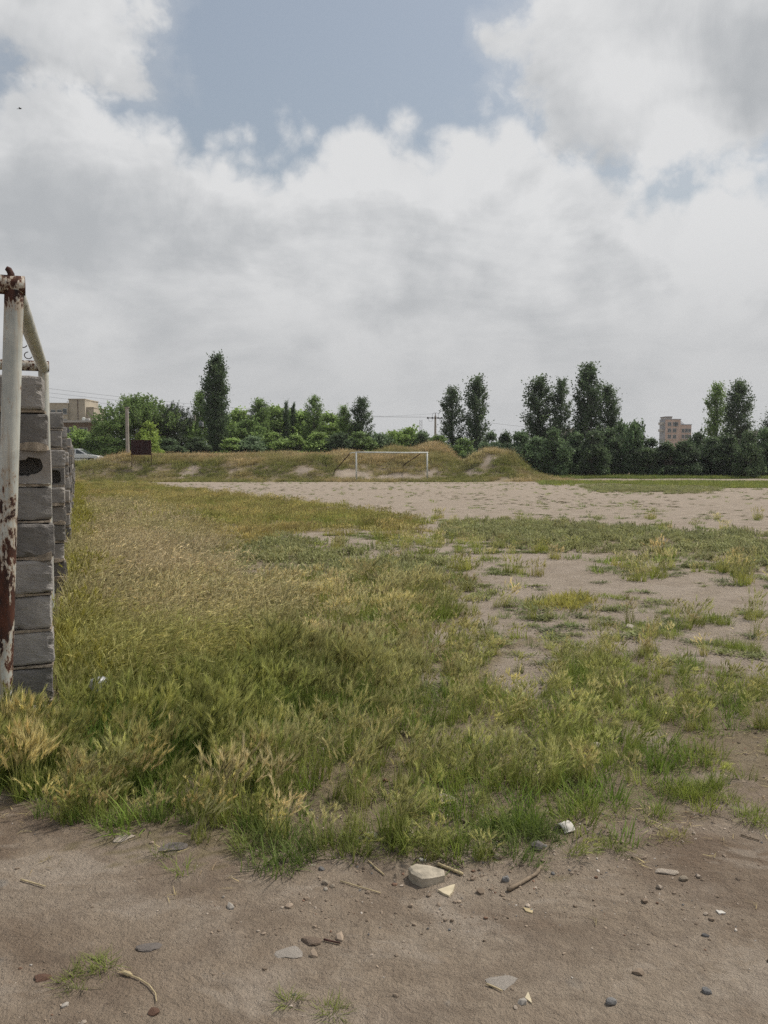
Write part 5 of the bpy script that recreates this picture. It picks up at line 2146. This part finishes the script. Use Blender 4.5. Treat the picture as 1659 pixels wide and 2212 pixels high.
def build_barley_straw():
    uv = [(338, 2168), (336, 2150), (322, 2132), (300, 2118), (285, 2112)]
    P = [ong(u, v) for u, v in uv]
    root = empty('barley_straw', P[0])
    tag(root, 'bent dry barley stalk with its head lying on the lower left of the path', 'straw')
    mb = MB()
    mb.tube([p - P[0] + Vector((0, 0, .006)) for p in P], [.0016, .0018, .002, .0022, .002], 6)
    mb.build('stalk', M_straw, root)
    mb = MB()
    a = P[-1] - P[0] + Vector((0, 0, .008))
    e = ong(262, 2104) - P[0] + Vector((0, 0, .008))
    mb.tube([a, a.lerp(e, .3), a.lerp(e, .7), e], [.003, .007, .006, .001], 8)
    d = e - a
    for i in range(16):
        s = a.lerp(e, rnd.uniform(.2, .9))
        t = s + d * rnd.uniform(.4, .7) + Vector((rnd.uniform(-1, 1), rnd.uniform(-1, 1), rnd.uniform(0, .8))) * .010
        mb.tube([s, t], [.0012, .0004], 4)
    mb.build('head', M_straw, root)


build_barley_straw()


def build_halfpipe():
    p = ong(1222, 1797)
    k = math.hypot(p.y, CAMZ) / F
    R, T, L = 17 * k, 2.2 * k, 26 * k
    mb = MB()
    n = 14
    rows = []
    for y in (-L / 2, L / 2):
        for rad in (R, R - T):
            rows.append([(math.cos(math.radians(8 + 164 * i / n)) * rad, y, math.sin(math.radians(8 + 164 * i / n)) * rad) for i in range(n + 1)])
    for r_ in rows:
        mb.v += r_
        mb.k += [0.0] * len(r_)
    m = n + 1
    for i in range(n):
        mb.f.append((i, i + 1, 2 * m + i + 1, 2 * m + i))
        mb.f.append((m + i + 1, m + i, 3 * m + i, 3 * m + i + 1))
        mb.f.append((i + 1, i, m + i, m + i + 1))
        mb.f.append((2 * m + i, 2 * m + i + 1, 3 * m + i + 1, 3 * m + i))
    for i in (0, n):
        mb.f.append((i, 2 * m + i, 3 * m + i, m + i))
    o = mb.build('pipe_piece', M_pipewhite, None, True)
    o.location = (p.x, p.y + R * .4, p.z - .002)
    o.rotation_euler = (math.radians(-4), math.radians(10), math.radians(116))
    tag(o, 'broken half of a white pipe lying at the edge of the grass', 'pipe')


build_halfpipe()


def shard(name, uvs, m, label, th=.006, cat='shard', tilt=0.0):
    P = [ong(u, v) for u, v in uvs]
    c = sum(P, Vector()) / len(P)
    mb = MB()
    n = len(P)
    top = [(q - c) + Vector((0, 0, th + tilt * i / n)) for i, q in enumerate(P)]
    mb.v += [tuple(t) for t in top] + [tuple(t - Vector((0, 0, th))) for t in top]
    mb.k += [0.0] * (2 * n)
    mb.f.append(tuple(reversed(range(n))))
    mb.f.append(tuple(range(n, 2 * n)))
    for i in range(n):
        j = (i + 1) % n
        mb.f.append((i, j, n + j, n + i))
    o = mb.build(name, m)
    o.location = c
    tag(o, label, cat)


shard('cream_shard', [(946, 1926), (972, 1917), (983, 1914), (978, 1930), (970, 1939), (958, 1934)], M_cream, 'triangular cream shard in front of the concrete chunk', .008)
shard('cream_shard', [(1134, 2158), (1141, 2145), (1147, 2160), (1149, 2170)], M_cream, 'little cracked cream shard near the bottom of the path', .005)
shard('white_chip', [(1546, 1968), (1560, 1970), (1568, 1975), (1553, 1976)], M_pipewhite, 'thin white chip on the right side of the path', .005)
shard('white_chip', [(906, 1855), (920, 1858), (921, 1861), (907, 1860)], M_pipewhite, 'tiny white chip above the concrete chunk', .005)
shard('wood_chip', [(1130, 1862 + 100), (1152, 1966), (1150, 1974), (1136, 1970)], M_straw, 'yellowish wood chip pressed into the path right of centre', .004)


def build_bag():
    p = ong(212, 1540)
    bm = bmesh.new()
    bmesh.ops.create_icosphere(bm, subdivisions=3, radius=.06)
    r = random.Random(4)
    ph = [Vector((r.gauss(0, 1), r.gauss(0, 1), r.gauss(0, 1))) * 30 for _ in range(5)]
    for v in bm.verts:
        s = sum(math.sin(v.co.dot(q)) for q in ph)
        v.co *= 1 + .13 * s
        v.co.z *= .8
    me = bpy.data.meshes.new('plastic_bag')
    bm.to_mesh(me)
    bm.free()
    me.materials.append(M_plastic)
    o = bpy.data.objects.new('plastic_bag', me)
    col.objects.link(o)
    o.location = (p.x, p.y, p.z + .17)
    tag(o, 'crumpled pale plastic bag caught in the grass near the first pier', 'bag')


build_bag()


# gravel, crumbs of earth and bits of straw on the path
def scatter_gravel():
    m, g = mat('loose_gravel')
    oi = g.n('ShaderNodeObjectInfo')
    c = g.attr('bc', 'INSTANCER', 'Vector')
    finish(g, c, .95, None, .1)
    meshes = []
    for s in range(5):
        bm = bmesh.new()
        bmesh.ops.create_icosphere(bm, subdivisions=1, radius=1)
        r = random.Random(s)
        for v in bm.verts:
            v.co *= r.uniform(.7, 1.15)
            v.co.z *= .6
        me = bpy.data.meshes.new('gravel')
        bm.to_mesh(me)
        bm.free()
        me.materials.append(m)
        meshes.append(me)
    X, Y = pts(1.7, 7.0, 1500)
    u, v = proj(X, Y, 0)
    cl = fbm(X * 1.4, Y * 1.4, 55, 4)
    keep = rg.random(len(X)) < np.clip((cl - .42) * 4.0, .08, 1) * np.where(v > 1750, 1, .45)
    X, Y = X[keep], Y[keep]
    n = len(X)
    s = np.clip(np.exp(rg.normal(-5.85, .65, n)), .0012, .020)
    pal = np.array([(.28, .22, .165), (.20, .155, .115), (.36, .30, .24), (.38, .345, .30), (.15, .145, .14), (.21, .13, .09), (.46, .41, .35)])
    bc = pal[rg.choice(len(pal), n, p=[.34, .34, .15, .04, .06, .05, .02])] * rg.uniform(.75, 1.2, (n, 1))
    P = np.stack([X, Y, ground_h(X, Y) + s * .15], 1)
    rot = np.stack([rg.normal(0, .3, n), rg.normal(0, .3, n), rg.uniform(0, 6.28, n)], 1)
    scatter('gravel', meshes, P, rot, np.stack([s, s * rg.uniform(.6, 1, n), s], 1), rg.integers(0, 5, n), bc, bc, 'loose gravel and earth crumbs on the path', 'gravel')
    # broken straw
    bl = []
    for i in range(4):
        mb = GB()
        r = random.Random(i)
        for q in range(3):
            blade(mb, r.random(), (r.uniform(-.05, .05), r.uniform(-.05, .05), .003), r.uniform(0, 6.28), 1.50, r.uniform(.02, .07), .0016, 2, 0, 1, .05, .8)
        bl.append(mb.mesh('straw_litter', M_grass))
    X, Y = pts(1.9, 9.0, 60)
    R, u, v = regions(X, Y)
    cl = fbm(X * 1.2, Y * 1.2, 57, 4)
    keep = rg.random(len(X)) < np.where(v > 1740, np.clip(sst(v, 1960, 1840) * 1.0, .05, 1) * np.clip((cl - .4) * 5, 0, 1), np.where(u > 1250, .6, .3))
    X, Y = X[keep], Y[keep]
    n = len(X)
    c = vary(lerp3(BROWN, STRAW, rg.random(n) ** 2), n)
    scatter('straw_litter', bl, np.stack([X, Y, ground_h(X, Y) + .003], 1), np.stack([rg.normal(0, .05, n), rg.normal(0, .05, n), rg.uniform(0, 6.28, n)], 1),
            np.ones((n, 3)), rg.integers(0, 4, n), c, c, 'broken dry straw littering the ground', 'straw')


scatter_gravel()


# ------------------------------------------------------------------ haze
HAZE = 2.5e-4


def build_haze():
    if HAZE <= 0:
        return
    m = bpy.data.materials.new('air')
    m.use_nodes = True
    g = NT(m.node_tree)
    out = g.n('ShaderNodeOutputMaterial')
    v = g.n('ShaderNodeVolumePrincipled')
    v.inputs['Color'].default_value = (.90, .92, .95, 1)
    v.inputs['Density'].default_value = HAZE
    v.inputs['Anisotropy'].default_value = .2
    g.t.links.new(v.outputs[0], out.inputs['Volume'])
    mb = MB()
    mb.box((0, 470, 13), (1860, 1140, 30))
    o = mb.build('haze', m)
    tag(o, 'thin pale haze in the air', kind='stuff')


build_haze()
